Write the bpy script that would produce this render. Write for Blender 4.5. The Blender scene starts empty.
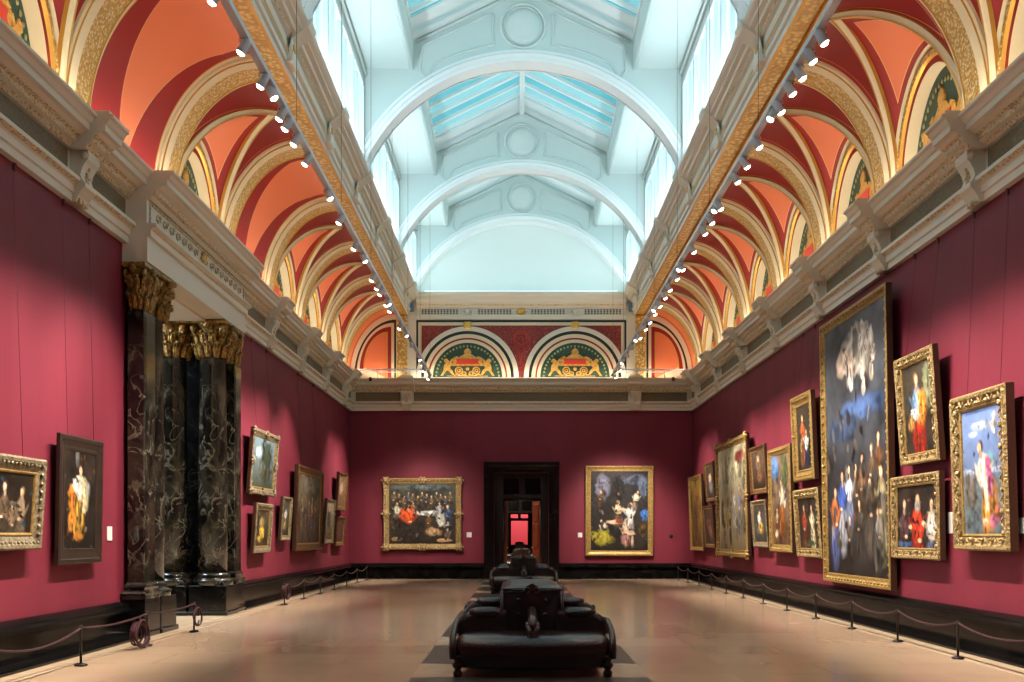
import bpy, math, random
from mathutils import Vector, noise
random.seed(7)
PI = math.pi
sc = bpy.context.scene
COL = sc.collection
sin, cos = math.sin, math.cos

# ------------------------------------------------------------------ room measures (metres)
W = 5.93            # half width of the room
YB, YF = 34.5, -3.6  # far wall, wall behind the viewer
CAMX, CAMZ = -0.13, 1.5
PITCH = 3.32
RIBS = [32.9 - PITCH * k for k in range(11)]
X0, Z0, CA, CB = 4.28, 6.92, 1.62, 2.2      # cove ellipse
def shade(h):
    """sRGB hex-like triple 0..255 to linear rgba"""
    r = []
    for c in h:
        c = c / 255.0
        r.append(c / 12.92 if c <= 0.04045 else ((c + 0.055) / 1.055) ** 2.4)
    return (r[0], r[1], r[2], 1.0)

# ------------------------------------------------------------------ materials
def new_mat(name):
    m = bpy.data.materials.new(name)
    m.use_nodes = True
    nt = m.node_tree
    return m, nt, nt.nodes['Principled BSDF']
def mat(name, col, rough=0.5, metal=0.0, spec=0.5, col2=None, scale=6.0, lo=0.4, hi=0.65, bump=0.0, bscale=30.0, tex='noise', emis=None, estr=0.0, coat=0.0):
    m, nt, b = new_mat(name)
    N, L = nt.nodes, nt.links
    b.inputs['Base Color'].default_value = shade(col)
    b.inputs['Roughness'].default_value = rough
    b.inputs['Metallic'].default_value = metal
    b.inputs['Specular IOR Level'].default_value = spec
    b.inputs['Coat Weight'].default_value = coat
    tc = N.new('ShaderNodeTexCoord')
    if col2 is not None:
        if tex == 'voronoi':
            t = N.new('ShaderNodeTexVoronoi'); out = t.outputs['Distance']
        else:
            t = N.new('ShaderNodeTexNoise'); t.inputs['Detail'].default_value = 5; out = t.outputs['Fac']
        t.inputs['Scale'].default_value = scale
        L.new(tc.outputs['Object'], t.inputs['Vector'])
        r = N.new('ShaderNodeValToRGB')
        r.color_ramp.elements[0].position = lo; r.color_ramp.elements[0].color = shade(col)
        r.color_ramp.elements[1].position = hi; r.color_ramp.elements[1].color = shade(col2)
        L.new(out, r.inputs['Fac']); L.new(r.outputs['Color'], b.inputs['Base Color'])
    if bump:
        t2 = N.new('ShaderNodeTexVoronoi' if tex == 'voronoi' else 'ShaderNodeTexNoise')
        t2.inputs['Scale'].default_value = bscale
        L.new(tc.outputs['Object'], t2.inputs['Vector'])
        bp = N.new('ShaderNodeBump'); bp.inputs['Strength'].default_value = bump; bp.inputs['Distance'].default_value = 0.03
        L.new(t2.outputs['Distance' if tex == 'voronoi' else 'Fac'], bp.inputs['Height'])
        L.new(bp.outputs['Normal'], b.inputs['Normal'])
    if emis is not None:
        b.inputs['Emission Color'].default_value = shade(emis)
        b.inputs['Emission Strength'].default_value = estr
    return m
def band_mat(name, stops, rough=0.55):
    """colour by the smaller of two distances (metres) stored in the UV map; stops = [(distance, colour)...]"""
    m, nt, b = new_mat(name)
    N, L = nt.nodes, nt.links
    uv = N.new('ShaderNodeUVMap'); uv.uv_map = 'dist'
    sp = N.new('ShaderNodeSeparateXYZ'); L.new(uv.outputs['UV'], sp.inputs[0])
    mn = N.new('ShaderNodeMath'); mn.operation = 'MINIMUM'
    L.new(sp.outputs[0], mn.inputs[0]); L.new(sp.outputs[1], mn.inputs[1])
    r = N.new('ShaderNodeValToRGB'); cr = r.color_ramp; cr.interpolation = 'CONSTANT'
    cr.elements[0].position = 0; cr.elements[0].color = shade(stops[0][1])
    cr.elements[1].position = stops[1][0]; cr.elements[1].color = shade(stops[1][1])
    for d, c in stops[2:]:
        e = cr.elements.new(d); e.color = shade(c)
    L.new(mn.outputs[0], r.inputs['Fac']); L.new(r.outputs['Color'], b.inputs['Base Color'])
    b.inputs['Roughness'].default_value = rough
    return m

def wall_material():
    m, nt, b = new_mat('crimson damask')
    N, L = nt.nodes, nt.links
    tc = N.new('ShaderNodeTexCoord')
    n1 = N.new('ShaderNodeTexNoise'); n1.inputs['Scale'].default_value = 90; n1.inputs['Detail'].default_value = 3
    L.new(tc.outputs['Object'], n1.inputs['Vector'])
    mp = N.new('ShaderNodeMapping'); mp.inputs['Scale'].default_value = (1.0, 1.0, 0.06)
    L.new(tc.outputs['Object'], mp.inputs['Vector'])
    n2 = N.new('ShaderNodeTexNoise'); n2.inputs['Scale'].default_value = 1.3; n2.inputs['Detail'].default_value = 4
    L.new(mp.outputs['Vector'], n2.inputs['Vector'])
    r = N.new('ShaderNodeValToRGB')
    r.color_ramp.elements[0].position = 0.3; r.color_ramp.elements[0].color = shade((104, 29, 44))
    r.color_ramp.elements[1].position = 0.75; r.color_ramp.elements[1].color = shade((118, 36, 52))
    L.new(n2.outputs['Fac'], r.inputs['Fac']); L.new(r.outputs['Color'], b.inputs['Base Color'])
    bp = N.new('ShaderNodeBump'); bp.inputs['Strength'].default_value = 0.12; bp.inputs['Distance'].default_value = 0.01
    L.new(n1.outputs['Fac'], bp.inputs['Height']); L.new(bp.outputs['Normal'], b.inputs['Normal'])
    b.inputs['Roughness'].default_value = 0.62
    b.inputs['Specular IOR Level'].default_value = 0.3
    return m
def floor_material():
    m, nt, b = new_mat('polished tan boards')
    N, L = nt.nodes, nt.links
    tc = N.new('ShaderNodeTexCoord')
    mp = N.new('ShaderNodeMapping'); mp.inputs['Rotation'].default_value = (0, 0, 0)
    L.new(tc.outputs['Object'], mp.inputs['Vector'])
    br = N.new('ShaderNodeTexBrick'); br.inputs['Scale'].default_value = 1.0
    br.inputs['Brick Width'].default_value = 2.2; br.inputs['Row Height'].default_value = 0.9
    br.inputs['Mortar Size'].default_value = 0.004
    br.inputs['Color1'].default_value = shade((190, 164, 136)); br.inputs['Color2'].default_value = shade((182, 154, 128))
    br.inputs['Mortar'].default_value = shade((170, 144, 118))
    L.new(mp.outputs['Vector'], br.inputs['Vector'])
    n = N.new('ShaderNodeTexNoise'); n.inputs['Scale'].default_value = .9; n.inputs['Detail'].default_value = 3
    mp2 = N.new('ShaderNodeMapping'); mp2.inputs['Scale'].default_value = (1, .35, 1)
    L.new(tc.outputs['Object'], mp2.inputs['Vector']); L.new(mp2.outputs['Vector'], n.inputs['Vector'])
    mx = N.new('ShaderNodeMixRGB'); mx.blend_type = 'MULTIPLY'; mx.inputs['Fac'].default_value = 0.3
    rr = N.new('ShaderNodeValToRGB')
    rr.color_ramp.elements[0].position = .25; rr.color_ramp.elements[0].color = shade((190, 160, 150))
    rr.color_ramp.elements[1].position = .8; rr.color_ramp.elements[1].color = (1, 1, 1, 1)
    L.new(n.outputs['Fac'], rr.inputs['Fac'])
    L.new(br.outputs['Color'], mx.inputs['Color1']); L.new(rr.outputs['Color'], mx.inputs['Color2'])
    L.new(mx.outputs['Color'], b.inputs['Base Color'])
    r2 = N.new('ShaderNodeMapRange'); r2.inputs['To Min'].default_value = 0.12; r2.inputs['To Max'].default_value = 0.22
    L.new(n.outputs['Fac'], r2.inputs['Value']); L.new(r2.outputs['Result'], b.inputs['Roughness'])
    b.inputs['Specular IOR Level'].default_value = 0.5
    return m
def marble_material(name, dark, mid, vein, scale=2.2, rough=0.12):
    m, nt, b = new_mat(name)
    N, L = nt.nodes, nt.links
    tc = N.new('ShaderNodeTexCoord')
    n0 = N.new('ShaderNodeTexNoise'); n0.inputs['Scale'].default_value = scale; n0.inputs['Detail'].default_value = 8; n0.inputs['Distortion'].default_value = 1.2
    L.new(tc.outputs['Object'], n0.inputs['Vector'])
    r = N.new('ShaderNodeValToRGB'); cr = r.color_ramp
    cr.elements[0].position = .40; cr.elements[0].color = shade(dark)
    cr.elements[1].position = .62; cr.elements[1].color = shade(mid)
    L.new(n0.outputs['Fac'], r.inputs['Fac'])
    n1 = N.new('ShaderNodeTexNoise'); n1.inputs['Scale'].default_value = scale * 1.6; n1.inputs['Detail'].default_value = 9; n1.inputs['Distortion'].default_value = .8
    L.new(tc.outputs['Object'], n1.inputs['Vector'])
    s = N.new('ShaderNodeMath'); s.operation = 'SUBTRACT'; s.inputs[1].default_value = .5; L.new(n1.outputs['Fac'], s.inputs[0])
    a = N.new('ShaderNodeMath'); a.operation = 'ABSOLUTE'; L.new(s.outputs[0], a.inputs[0])
    r2 = N.new('ShaderNodeValToRGB')
    r2.color_ramp.elements[0].position = 0; r2.color_ramp.elements[0].color = (1, 1, 1, 1)
    r2.color_ramp.elements[1].position = .035; r2.color_ramp.elements[1].color = (0, 0, 0, 1)
    L.new(a.outputs[0], r2.inputs['Fac'])
    n2 = N.new('ShaderNodeTexNoise'); n2.inputs['Scale'].default_value = scale * .8; n2.inputs['Detail'].default_value = 6
    L.new(tc.outputs['Object'], n2.inputs['Vector'])
    mr = N.new('ShaderNodeMapRange'); mr.inputs['From Min'].default_value = .42; mr.inputs['From Max'].default_value = .62
    L.new(n2.outputs['Fac'], mr.inputs['Value'])
    pm = N.new('ShaderNodeMath'); pm.operation = 'MULTIPLY'; L.new(mr.outputs['Result'], pm.inputs[0]); L.new(r2.outputs['Color'], pm.inputs[1])
    mx = N.new('ShaderNodeMixRGB'); mx.inputs['Color2'].default_value = shade(vein)
    L.new(pm.outputs[0], mx.inputs['Fac']); L.new(r.outputs['Color'], mx.inputs['Color1'])
    L.new(mx.outputs['Color'], b.inputs['Base Color'])
    b.inputs['Roughness'].default_value = rough
    return m
def picture_material():
    m, nt, b = new_mat('oil paint')
    a = nt.nodes.new('ShaderNodeVertexColor'); a.layer_name = 'paint'
    nt.links.new(a.outputs['Color'], b.inputs['Base Color'])
    b.inputs['Roughness'].default_value = 0.5
    b.inputs['Specular IOR Level'].default_value = 0.25
    return m
def filigree_material():
    m, nt, b = new_mat('red filigree panel')
    N, L = nt.nodes, nt.links
    tc = N.new('ShaderNodeTexCoord')
    t = N.new('ShaderNodeTexNoise'); t.inputs['Scale'].default_value = 5.5; t.inputs['Detail'].default_value = 1; t.inputs['Distortion'].default_value = 3.5
    L.new(tc.outputs['Object'], t.inputs['Vector'])
    s = N.new('ShaderNodeMath'); s.operation = 'SUBTRACT'; s.inputs[1].default_value = .5; L.new(t.outputs['Fac'], s.inputs[0])
    a = N.new('ShaderNodeMath'); a.operation = 'ABSOLUTE'; L.new(s.outputs[0], a.inputs[0])
    r = N.new('ShaderNodeValToRGB')
    r.color_ramp.elements[0].position = 0.012; r.color_ramp.elements[0].color = shade((178, 92, 72))
    r.color_ramp.elements[1].position = .03; r.color_ramp.elements[1].color = shade((122, 20, 18))
    L.new(a.outputs[0], r.inputs['Fac']); L.new(r.outputs['Color'], b.inputs['Base Color'])
    b.inputs['Roughness'].default_value = .6
    return m

M = {}
M['wall'] = wall_material()
M['floor'] = floor_material()
M['picture'] = picture_material()
M['filigree'] = filigree_material()
M['cream'] = mat('cream stone paint', (222, 212, 192), 0.45)
M['cream_relief'] = mat('cream relief touched with gold', (220, 206, 174), 0.45, col2=(176, 138, 74), scale=26, lo=.5, hi=.62, bump=.7, bscale=40)
M['frieze'] = mat('olive brown frieze panel', (116, 98, 66), 0.6, col2=(94, 80, 54), scale=30, bump=.3, bscale=60)
M['gilt'] = mat('gilding', (206, 158, 72), 0.34, metal=0.55, bump=.15, bscale=60)
M['gilt_relief'] = mat('gilt relief ornament', (228, 208, 164), 0.4, metal=0.05, col2=(196, 148, 66), scale=22, lo=.2, hi=.6, tex='voronoi', bump=.9, bscale=22)
M['gilt_soffit'] = mat('gilt soffit ornament', (238, 206, 132), 0.4, metal=0.05, col2=(192, 146, 68), scale=11, lo=.25, hi=.6, tex='voronoi', bump=.9, bscale=11)
M['rib_cream'] = mat('warm cream rib paint', (222, 206, 172), 0.5)
M['red'] = mat('vault red', (144, 15, 9), 0.55)
M['orange'] = mat('vault orange', (226, 122, 78), 0.55)
M['black'] = mat('black paint', (22, 20, 18), 0.5)
M['green'] = mat('deep green ground', (30, 62, 50), 0.6, col2=(50, 76, 56), scale=14)
M['cartouche'] = mat('cartouche red', (196, 52, 28), 0.5)
M['cell'] = band_mat('orange cell with red border', [(0, (222, 178, 96)), (0.03, (150, 16, 9)), (0.20, (236, 176, 120)), (0.212, (228, 122, 80))])
M['cove'] = band_mat('red cove with gilt border', [(0, (214, 170, 96)), (0.03, (144, 15, 9)), (0.12, (214, 150, 90)), (0.132, (132, 12, 7))])
M['plaincove'] = band_mat('red cove with painted orange triangle', [(0, (222, 200, 160)), (0.09, (206, 160, 86)), (0.12, (144, 15, 9)), (0.485, (232, 170, 110)), (0.5, (228, 122, 80))])
M['endcove'] = band_mat('orange end cove with red border', [(0, (214, 170, 96)), (0.03, (206, 86, 44)), (0.2, (160, 30, 20)), (0.26, (228, 130, 76))])
M['lantern'] = mat('white lantern paint', (212, 226, 224), 0.5)
M['lantern_arch'] = mat('brightened white lantern paint', (242, 247, 247), 0.45)  # brightness of the uplit arch soffits put into a paler white
M['lantern_grey'] = mat('blue grey attic paint', (234, 228, 212), 0.45)
M['glass'] = mat('cyan skylight glass', (90, 150, 160), 0.2, emis=(84, 186, 200), estr=.6)
M['glass_pale'] = mat('pale skylight glass', (130, 170, 176), 0.2, emis=(124, 202, 212), estr=.62)
M['glass_side'] = mat('clerestory glass', (190, 220, 230), 0.2, emis=(158, 212, 230), estr=1.5)
M['plinth'] = mat('polished black skirting', (8, 8, 8), 0.2, spec=.14, col2=(20, 18, 17), scale=3)
M['marble'] = marble_material('dark green veined marble', (12, 13, 12), (48, 44, 34), (116, 110, 92), 2.1)
M['marble_black'] = marble_material('black marble', (8, 8, 8), (16, 15, 14), (40, 38, 34), 1.6, .14)
M['capital'] = mat('aged gilt capital', (178, 138, 66), 0.36, metal=0.4, col2=(58, 42, 20), scale=18, lo=.35, hi=.7, bump=.6, bscale=30)
M['slab'] = mat('dark slate floor slab', (52, 46, 42), 0.3, col2=(66, 58, 52), scale=5)
M['pale_slab'] = mat('pale floor slab', (194, 172, 144), 0.2, col2=(182, 156, 128), scale=4)
M['border_dark'] = mat('brown border line', (110, 84, 62), 0.3)
M['leather'] = mat('oxblood leather', (26, 11, 10), 0.36, col2=(18, 8, 8), scale=8, bump=.25, bscale=70)
M['leather_shiny'] = mat('worn leather top', (32, 13, 13), 0.27, bump=.2, bscale=50)
M['dark_wood'] = mat('dark mahogany', (34, 13, 10), 0.35, col2=(22, 9, 7), scale=6)
M['door_wood'] = mat('polished mahogany door', (126, 62, 26), 0.3, col2=(94, 42, 18), scale=5)
M['iron'] = mat('bronze post', (30, 24, 22), 0.4, metal=.6)
M['rope'] = mat('crimson rope', (54, 9, 19), 0.8, bump=.4, bscale=120)
M['track'] = mat('silver track', (214, 220, 228), 0.35, metal=.1)
M['lamp_body'] = mat('pale grey lamp housing', (206, 210, 216), 0.4)
M['lens'] = mat('lit lamp lens', (255, 250, 240), 0.3, emis=(255, 240, 214), estr=20.0)
M['wire'] = mat('steel wire', (84, 84, 82), 0.5)
M['cordm'] = mat('hanging cord', (84, 22, 38), 0.7)
M['led'] = mat('warm light strip', (255, 230, 190), 0.5, emis=(255, 214, 150), estr=1.0)
M['led_cool'] = mat('cool light strip', (235, 245, 250), 0.5, emis=(220, 240, 255), estr=1.0)
M['card'] = mat('white label card', (226, 216, 206), 0.6)
M['fr_gold'] = mat('bright gold frame', (178, 146, 84), 0.38, metal=.4, col2=(122, 92, 44), scale=20, lo=.35, hi=.75, bump=.25, bscale=60)
M['fr_carved'] = mat('carved gilt frame', (186, 160, 108), 0.42, metal=.3, col2=(112, 86, 48), scale=22, lo=.3, hi=.72, bump=.8, bscale=34)
M['fr_brown'] = mat('gilt brown frame', (112, 76, 40), 0.4, metal=.25, col2=(72, 46, 22), scale=16, bump=.3, bscale=50)
M['fr_dark'] = mat('dark wood frame', (46, 32, 24), 0.42, col2=(32, 22, 16), scale=9)
M['fr_silver'] = mat('worn silver gilt frame', (154, 140, 112), 0.42, metal=.3, col2=(98, 84, 60), scale=18, bump=.5, bscale=44)
M['fr_side'] = mat('frame side wood', (70, 42, 24), 0.6)
M['panel_dark'] = mat('dark pane', (12, 9, 9), 0.12)
M['pink_wall'] = mat('far room rose wall', (196, 62, 74), 0.7)
M['dim_red'] = mat('next room crimson wall', (108, 22, 36), 0.7)
M['cctv'] = mat('dark camera housing', (36, 34, 34), 0.4)

# ------------------------------------------------------------------ mesh builder
class MB:
    def __init__(self):
        self.v, self.f, self.m, self.s, self.uv = [], [], [], [], []
        self.has_uv = False
    def add(self, verts, faces, m=0, smooth=False, uvs=None):
        o = len(self.v); self.v.extend(verts)
        for k, f in enumerate(faces):
            self.f.append([o + i for i in f])
            self.m.append(m if isinstance(m, int) else m[k]); self.s.append(smooth)
            if uvs is not None:
                self.has_uv = True
                self.uv.extend([uvs[i] for i in f])
            else:
                self.uv.extend([(0, 0)] * len(f))
        return self
    def box(self, x0, x1, y0, y1, z0, z1, m=0):
        v = [(x, y, z) for x in (x0, x1) for y in (y0, y1) for z in (z0, z1)]
        return self.add(v, [(0, 1, 3, 2), (4, 6, 7, 5), (0, 4, 5, 1), (2, 3, 7, 6), (0, 2, 6, 4), (1, 5, 7, 3)], m)
    def bbox(self, x0, x1, y0, y1, z0, z1, b=.02, m=0, smooth=False):
        """box with chamfered edges"""
        def ring(x0, x1, y0, y1, z, b):
            return [(x0 + b, y0, z), (x1 - b, y0, z), (x1, y0 + b, z), (x1, y1 - b, z), (x1 - b, y1, z), (x0 + b, y1, z), (x0, y1 - b, z), (x0, y0 + b, z)]
        L = [ring(x0 + b, x1 - b, y0 + b, y1 - b, z0, b * .5), ring(x0, x1, y0, y1, z0 + b, b), ring(x0, x1, y0, y1, z1 - b, b), ring(x0 + b, x1 - b, y0 + b, y1 - b, z1, b * .5)]
        return self.loft(L, m, smooth, True)
    def loft(self, rings, m=0, smooth=False, caps=True, closed=True):
        n = len(rings[0]); v = [p for r in rings for p in r]; f = []
        for i in range(len(rings) - 1):
            for j in range(n if closed else n - 1):
                k = (j + 1) % n
                f.append((i * n + j, i * n + k, (i + 1) * n + k, (i + 1) * n + j))
        if caps:
            f.append(tuple(range(n - 1, -1, -1))); f.append(tuple((len(rings) - 1) * n + j for j in range(n)))
        return self.add(v, f, m, smooth)
    def prism(self, poly, axis, a, b, m=0, caps=True, closed=True):
        """poly in (x,z) for axis y, (y,z) for axis x, (x,y) for axis z; m may be a list per edge"""
        def P(p, t):
            return (p[0], t, p[1]) if axis == 'y' else ((t, p[0], p[1]) if axis == 'x' else (p[0], p[1], t))
        n = len(poly); v = [P(p, a) for p in poly] + [P(p, b) for p in poly]
        f, ms = [], []
        for j in range(n if closed else n - 1):
            k = (j + 1) % n
            f.append((j, k, n + k, n + j)); ms.append(m if isinstance(m, int) else m[j])
        if caps:
            f.append(tuple(range(n - 1, -1, -1))); f.append(tuple(range(n, 2 * n)))
            c = m if isinstance(m, int) else m[0]; ms += [c, c]
        return self.add(v, f, ms)
    def lathe(self, prof, cx=0, cy=0, cz=0, n=16, m=0, smooth=True, axis='z'):
        rings = []
        for r, z in prof:
            ring = []
            for j in range(n):
                a = 2 * PI * j / n; p = (r * cos(a), r * sin(a), z)
                if axis == 'y': p = (p[0], p[2], p[1])
                if axis == 'x': p = (p[2], p[0], p[1])
                ring.append((cx + p[0], cy + p[1], cz + p[2]))
            rings.append(ring)
        return self.loft(rings, m, smooth, True)
    def tube(self, path, r, n=8, m=0, caps=True, smooth=True, closed=False):
        path = [Vector(p) for p in path]; rings = []
        N = len(path); up = Vector((0, 0, 1)); last = None
        for i, p in enumerate(path):
            if closed: t = path[(i + 1) % N] - path[i - 1]
            else: t = (path[min(i + 1, N - 1)] - path[max(i - 1, 0)])
            t.normalize()
            if last is None:
                a = t.cross(up)
                if a.length < 1e-3: a = t.cross(Vector((1, 0, 0)))
            else:
                a = last - t * last.dot(t)
                if a.length < 1e-4: a = t.cross(up)
            a.normalize(); last = a; bb = t.cross(a)
            rr = r[i] if isinstance(r, (list, tuple)) else r
            rings.append([tuple(p + a * (rr * cos(2 * PI * j / n)) + bb * (rr * sin(2 * PI * j / n))) for j in range(n)])
        if closed: rings.append(rings[0]); caps = False
        return self.loft(rings, m, smooth, caps)
    def ball(self, c, rx, ry=None, rz=None, n=8, m=0, k=6):
        ry = rx if ry is None else ry; rz = rx if rz is None else rz
        rings = []
        for i in range(1, k):
            a = PI * i / k - PI / 2
            rings.append([(c[0] + rx * cos(a) * cos(2 * PI * j / n), c[1] + ry * cos(a) * sin(2 * PI * j / n), c[2] + rz * sin(a)) for j in range(n)])
        return self.loft(rings, m, True, True)
    def flip_x(self):
        self.v = [(-x, y, z) for x, y, z in self.v]
        nf, nu, p = [], [], 0
        for f in self.f:
            u = self.uv[p:p + len(f)]; p += len(f)
            nf.append(f[::-1]); nu.extend(u[::-1])
        self.f, self.uv = nf, nu
        return self
    def mesh(self, name, mats):
        me = bpy.data.meshes.new(name)
        me.from_pydata(self.v, [], self.f)
        for x in (mats if isinstance(mats, (list, tuple)) else [mats]): me.materials.append(M[x])
        me.polygons.foreach_set('material_index', self.m)
        me.polygons.foreach_set('use_smooth', self.s)
        if self.has_uv:
            l = me.uv_layers.new(name='dist')
            flat = [c for u in self.uv for c in u]
            l.data.foreach_set('uv', flat)
        me.update()
        return me
    def build(self, name, mats, parent=None, loc=(0, 0, 0)):
        o = bpy.data.objects.new(name, self.mesh(name, mats))
        COL.objects.link(o); o.location = loc
        if parent is not None: o.parent = parent
        return o

def tag(o, label=None, cat=None, group=None, kind=None):
    if label: o['label'] = label
    if cat: o['category'] = cat
    if group: o['group'] = group
    if kind: o['kind'] = kind
    return o
def struct(o): o['kind'] = 'structure'; return o
def empty(name, loc=(0, 0, 0), rz=0.0):
    o = bpy.data.objects.new(name, None); COL.objects.link(o)
    o.location = loc; o.rotation_euler = (0, 0, rz); o.empty_display_size = .1
    return o
def copy_tree(o, parent=None):
    c = o.copy(); COL.objects.link(c)
    if parent is not None: c.parent = parent
    for ch in [x for x in o.children]: copy_tree(ch, c)
    return c
ORD = ['first', 'second', 'third', 'fourth', 'fifth', 'sixth', 'seventh', 'eighth', 'ninth', 'tenth', 'eleventh', 'twelfth', 'thirteenth', 'fourteenth', 'fifteenth', 'sixteenth', 'seventeenth', 'eighteenth', 'nineteenth', 'twentieth', 'twenty-first', 'twenty-second', 'twenty-third', 'twenty-fourth', 'twenty-fifth', 'twenty-sixth', 'twenty-seventh', 'twenty-eighth', 'twenty-ninth', 'thirtieth']

# ------------------------------------------------------------------ floor, walls, skirting
P0, P1 = 14.67, 19.95      # portal limits along the left wall
O0, O1 = 15.17, 19.36      # clear opening
b = MB(); b.box(-W, W, YF, YB, -.12, 0); struct(b.build('floor', 'floor'))
b = MB(); b.box(-13, -W, 8, 27, -.12, -.001); struct(b.build('floor_side_room', 'floor'))
b = MB(); b.box(-5, 5, YB, 100, -.12, -.001); struct(b.build('floor_far_rooms', 'floor'))
b = MB(); b.box(W, W + .55, YF, YB + .6, 0, 6.9); struct(b.build('wall_right', 'wall'))
b = MB()
b.box(-W - 1.1, -W, YF, O0, 0, 6.9); b.box(-W - 1.1, -W, O1, YB + .6, 0, 6.9); b.box(-W - 1.1, -W, O0, O1, 5.5, 6.9)
struct(b.build('wall_left', 'wall'))
DX0, DX1, DZ = -.93, .95, 3.66      # clear door opening
b = MB()
b.box(-W, DX0, YB, YB + .6, 0, 6.9); b.box(DX1, W, YB, YB + .6, 0, 6.9); b.box(DX0, DX1, YB, YB + .6, DZ, 6.9)
struct(b.build('wall_back', 'wall'))
b = MB(); b.box(-W - 1, W + .55, YF - .4, YF, 0, 15); struct(b.build('wall_front', 'wall'))

# skirting: black polished plinth with a cap and a low kerb
SK = [(0, 0), (.39, 0), (.39, .035), (.07, .04), (.07, .33), (.1, .345), (.1, .37), (.16, .385), (.16, .42), (.12, .45), (.12, .48), (.05, .53), (0, .53)]
b = MB(); b.prism([(W - d, z) for d, z in SK], 'y', YF, YB); struct(b.build('baseboard_right', 'plinth'))
b = MB()
b.prism([(-W + d, z) for d, z in SK], 'y', YF, P0); b.prism([(-W + d, z) for d, z in SK], 'y', P1, YB)
struct(b.build('baseboard_left', 'plinth'))
b = MB()
b.prism([(YB - d, z) for d, z in SK], 'x', -W, DX0 - .35); b.prism([(YB - d, z) for d, z in SK], 'x', DX1 + .35, W)
struct(b.build('baseboard_back', 'plinth'))
# pale border with a brown line next to the kerb
b = MB()
for s in (-1, 1):
    b.box(s * 5.54 if s > 0 else -5.54, s * 5.24, YF, YB - .4, -.01, .004)
struct(b.build('floor_border', 'pale_slab'))
b = MB()
for s in (-1, 1):
    b.box(s * 5.36, s * 5.33, YF, YB - .4, -.01, .006)
struct(b.build('floor_border_line', 'border_dark'))
# slate slabs down the middle
CXB = 0.0
b = MB(); y = -1.8
for k in range(12):
    y0 = 11.62 + 3.05 * (k - 4)
    if y0 + 1.95 < YB: b.box(-1.25, 1.25, y0, y0 + 1.95, -.01, .004)
struct(b.build('floor_slate_bands', 'slab'))
b = MB()
for k in range(12):
    y0 = 11.62 + 3.05 * (k - 4) + 1.95
    if y0 + 1.1 < YB: b.box(-1.25, 1.25, y0, y0 + 1.1, -.01, .004)
struct(b.build('floor_pale_bands', 'pale_slab'))

# ------------------------------------------------------------------ entablature
ENT = [(0, 5.78), (.09, 5.78), (.09, 5.88), (.12, 5.89), (.12, 5.98), (.14, 6.0), (.2, 6.03), (.2, 6.08), (.06, 6.08),
       (.06, 6.43), (.11, 6.43), (.14, 6.49), (.2, 6.50), (.2, 6.57), (.25, 6.59), (.3, 6.63), (.36, 6.64), (.36, 6.72), (.39, 6.735), (.42, 6.79), (.46, 6.81), (.46, 6.85), (0, 6.85)]
EM = [0, 0, 0, 0, 0, 1, 0, 0, 0, 0, 1, 0, 1, 1, 0, 0, 0, 0, 0, 0, 0, 0, 0]
b = MB(); b.prism([(W - d, z) for d, z in ENT], 'y', YF, YB, EM); struct(b.build('trim_1', ['cream', 'cream_relief']))
b = MB(); b.prism([(-W + d, z) for d, z in ENT], 'y', YF, P0, EM); b.prism([(-W + d, z) for d, z in ENT], 'y', P1, YB, EM)
struct(b.build('trim_2', ['cream', 'cream_relief']))
b = MB(); b.prism([(YB - d, z) for d, z in ENT], 'x', -W, W, EM); struct(b.build('trim_3', ['cream', 'cream_relief']))
# portal entablature, breaking forward
PJ = .30
b = MB(); b.prism([(-W, 5.5), (-W + PJ - .02, 5.5)] + [(-W + d + PJ - (.02 if z < 5.9 else 0), z if z > 5.8 else 5.52 + .1 * i) for i, (d, z) in enumerate(ENT[1:3])] + [(-W + d + PJ, z) for d, z in ENT[3:-1]] + [(-W, 6.85)],
                  'y', P0, P1, [0, 0] + [0] + EM[3:-1] + [0, 0, 0, 0][:2], True)
po = struct(b.build('trim_4', ['cream', 'cream_relief']))
b = MB()   # carved frieze tablet: raised border, leaves and a central gilt rosette
xf = -W + .06 + PJ
b.box(xf, xf + .02, P0 + .1, P1 - .1, 6.09, 6.12, 0); b.box(xf, xf + .02, P0 + .1, P1 - .1, 6.39, 6.42, 0)
b.box(xf, xf + .02, P0 + .1, P0 + .14, 6.12, 6.39, 0); b.box(xf, xf + .02, P1 - .14, P1 - .1, 6.12, 6.39, 0)
n = 16
for k in range(n):
    yy = P0 + .3 + (P1 - P0 - .6) * (k + .5) / n
    if abs(yy - (P0 + P1) / 2) < .3: continue
    b.tube([(xf + .012, yy + .11 * cos(a * .6) * (1 - a / 14), 6.25 + .09 * sin(a * .6) * (1 - a / 14)) for a in range(0, 13)], .012, 5, 0)
    b.ball((xf + .01, yy + .13, 6.33), .012, .05, .03, 6, 0, 4)
b.ball((xf + .02, (P0 + P1) / 2, 6.25), .03, .11, .11, 10, 1)
for a in range(8):
    b.ball((xf + .02, (P0 + P1) / 2 + .14 * cos(a * PI / 4), 6.25 + .12 * sin(a * PI / 4)), .02, .045, .045, 6, 1, 4)
b.build('carved_frieze', ['cream_relief', 'gilt'], po)
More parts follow.
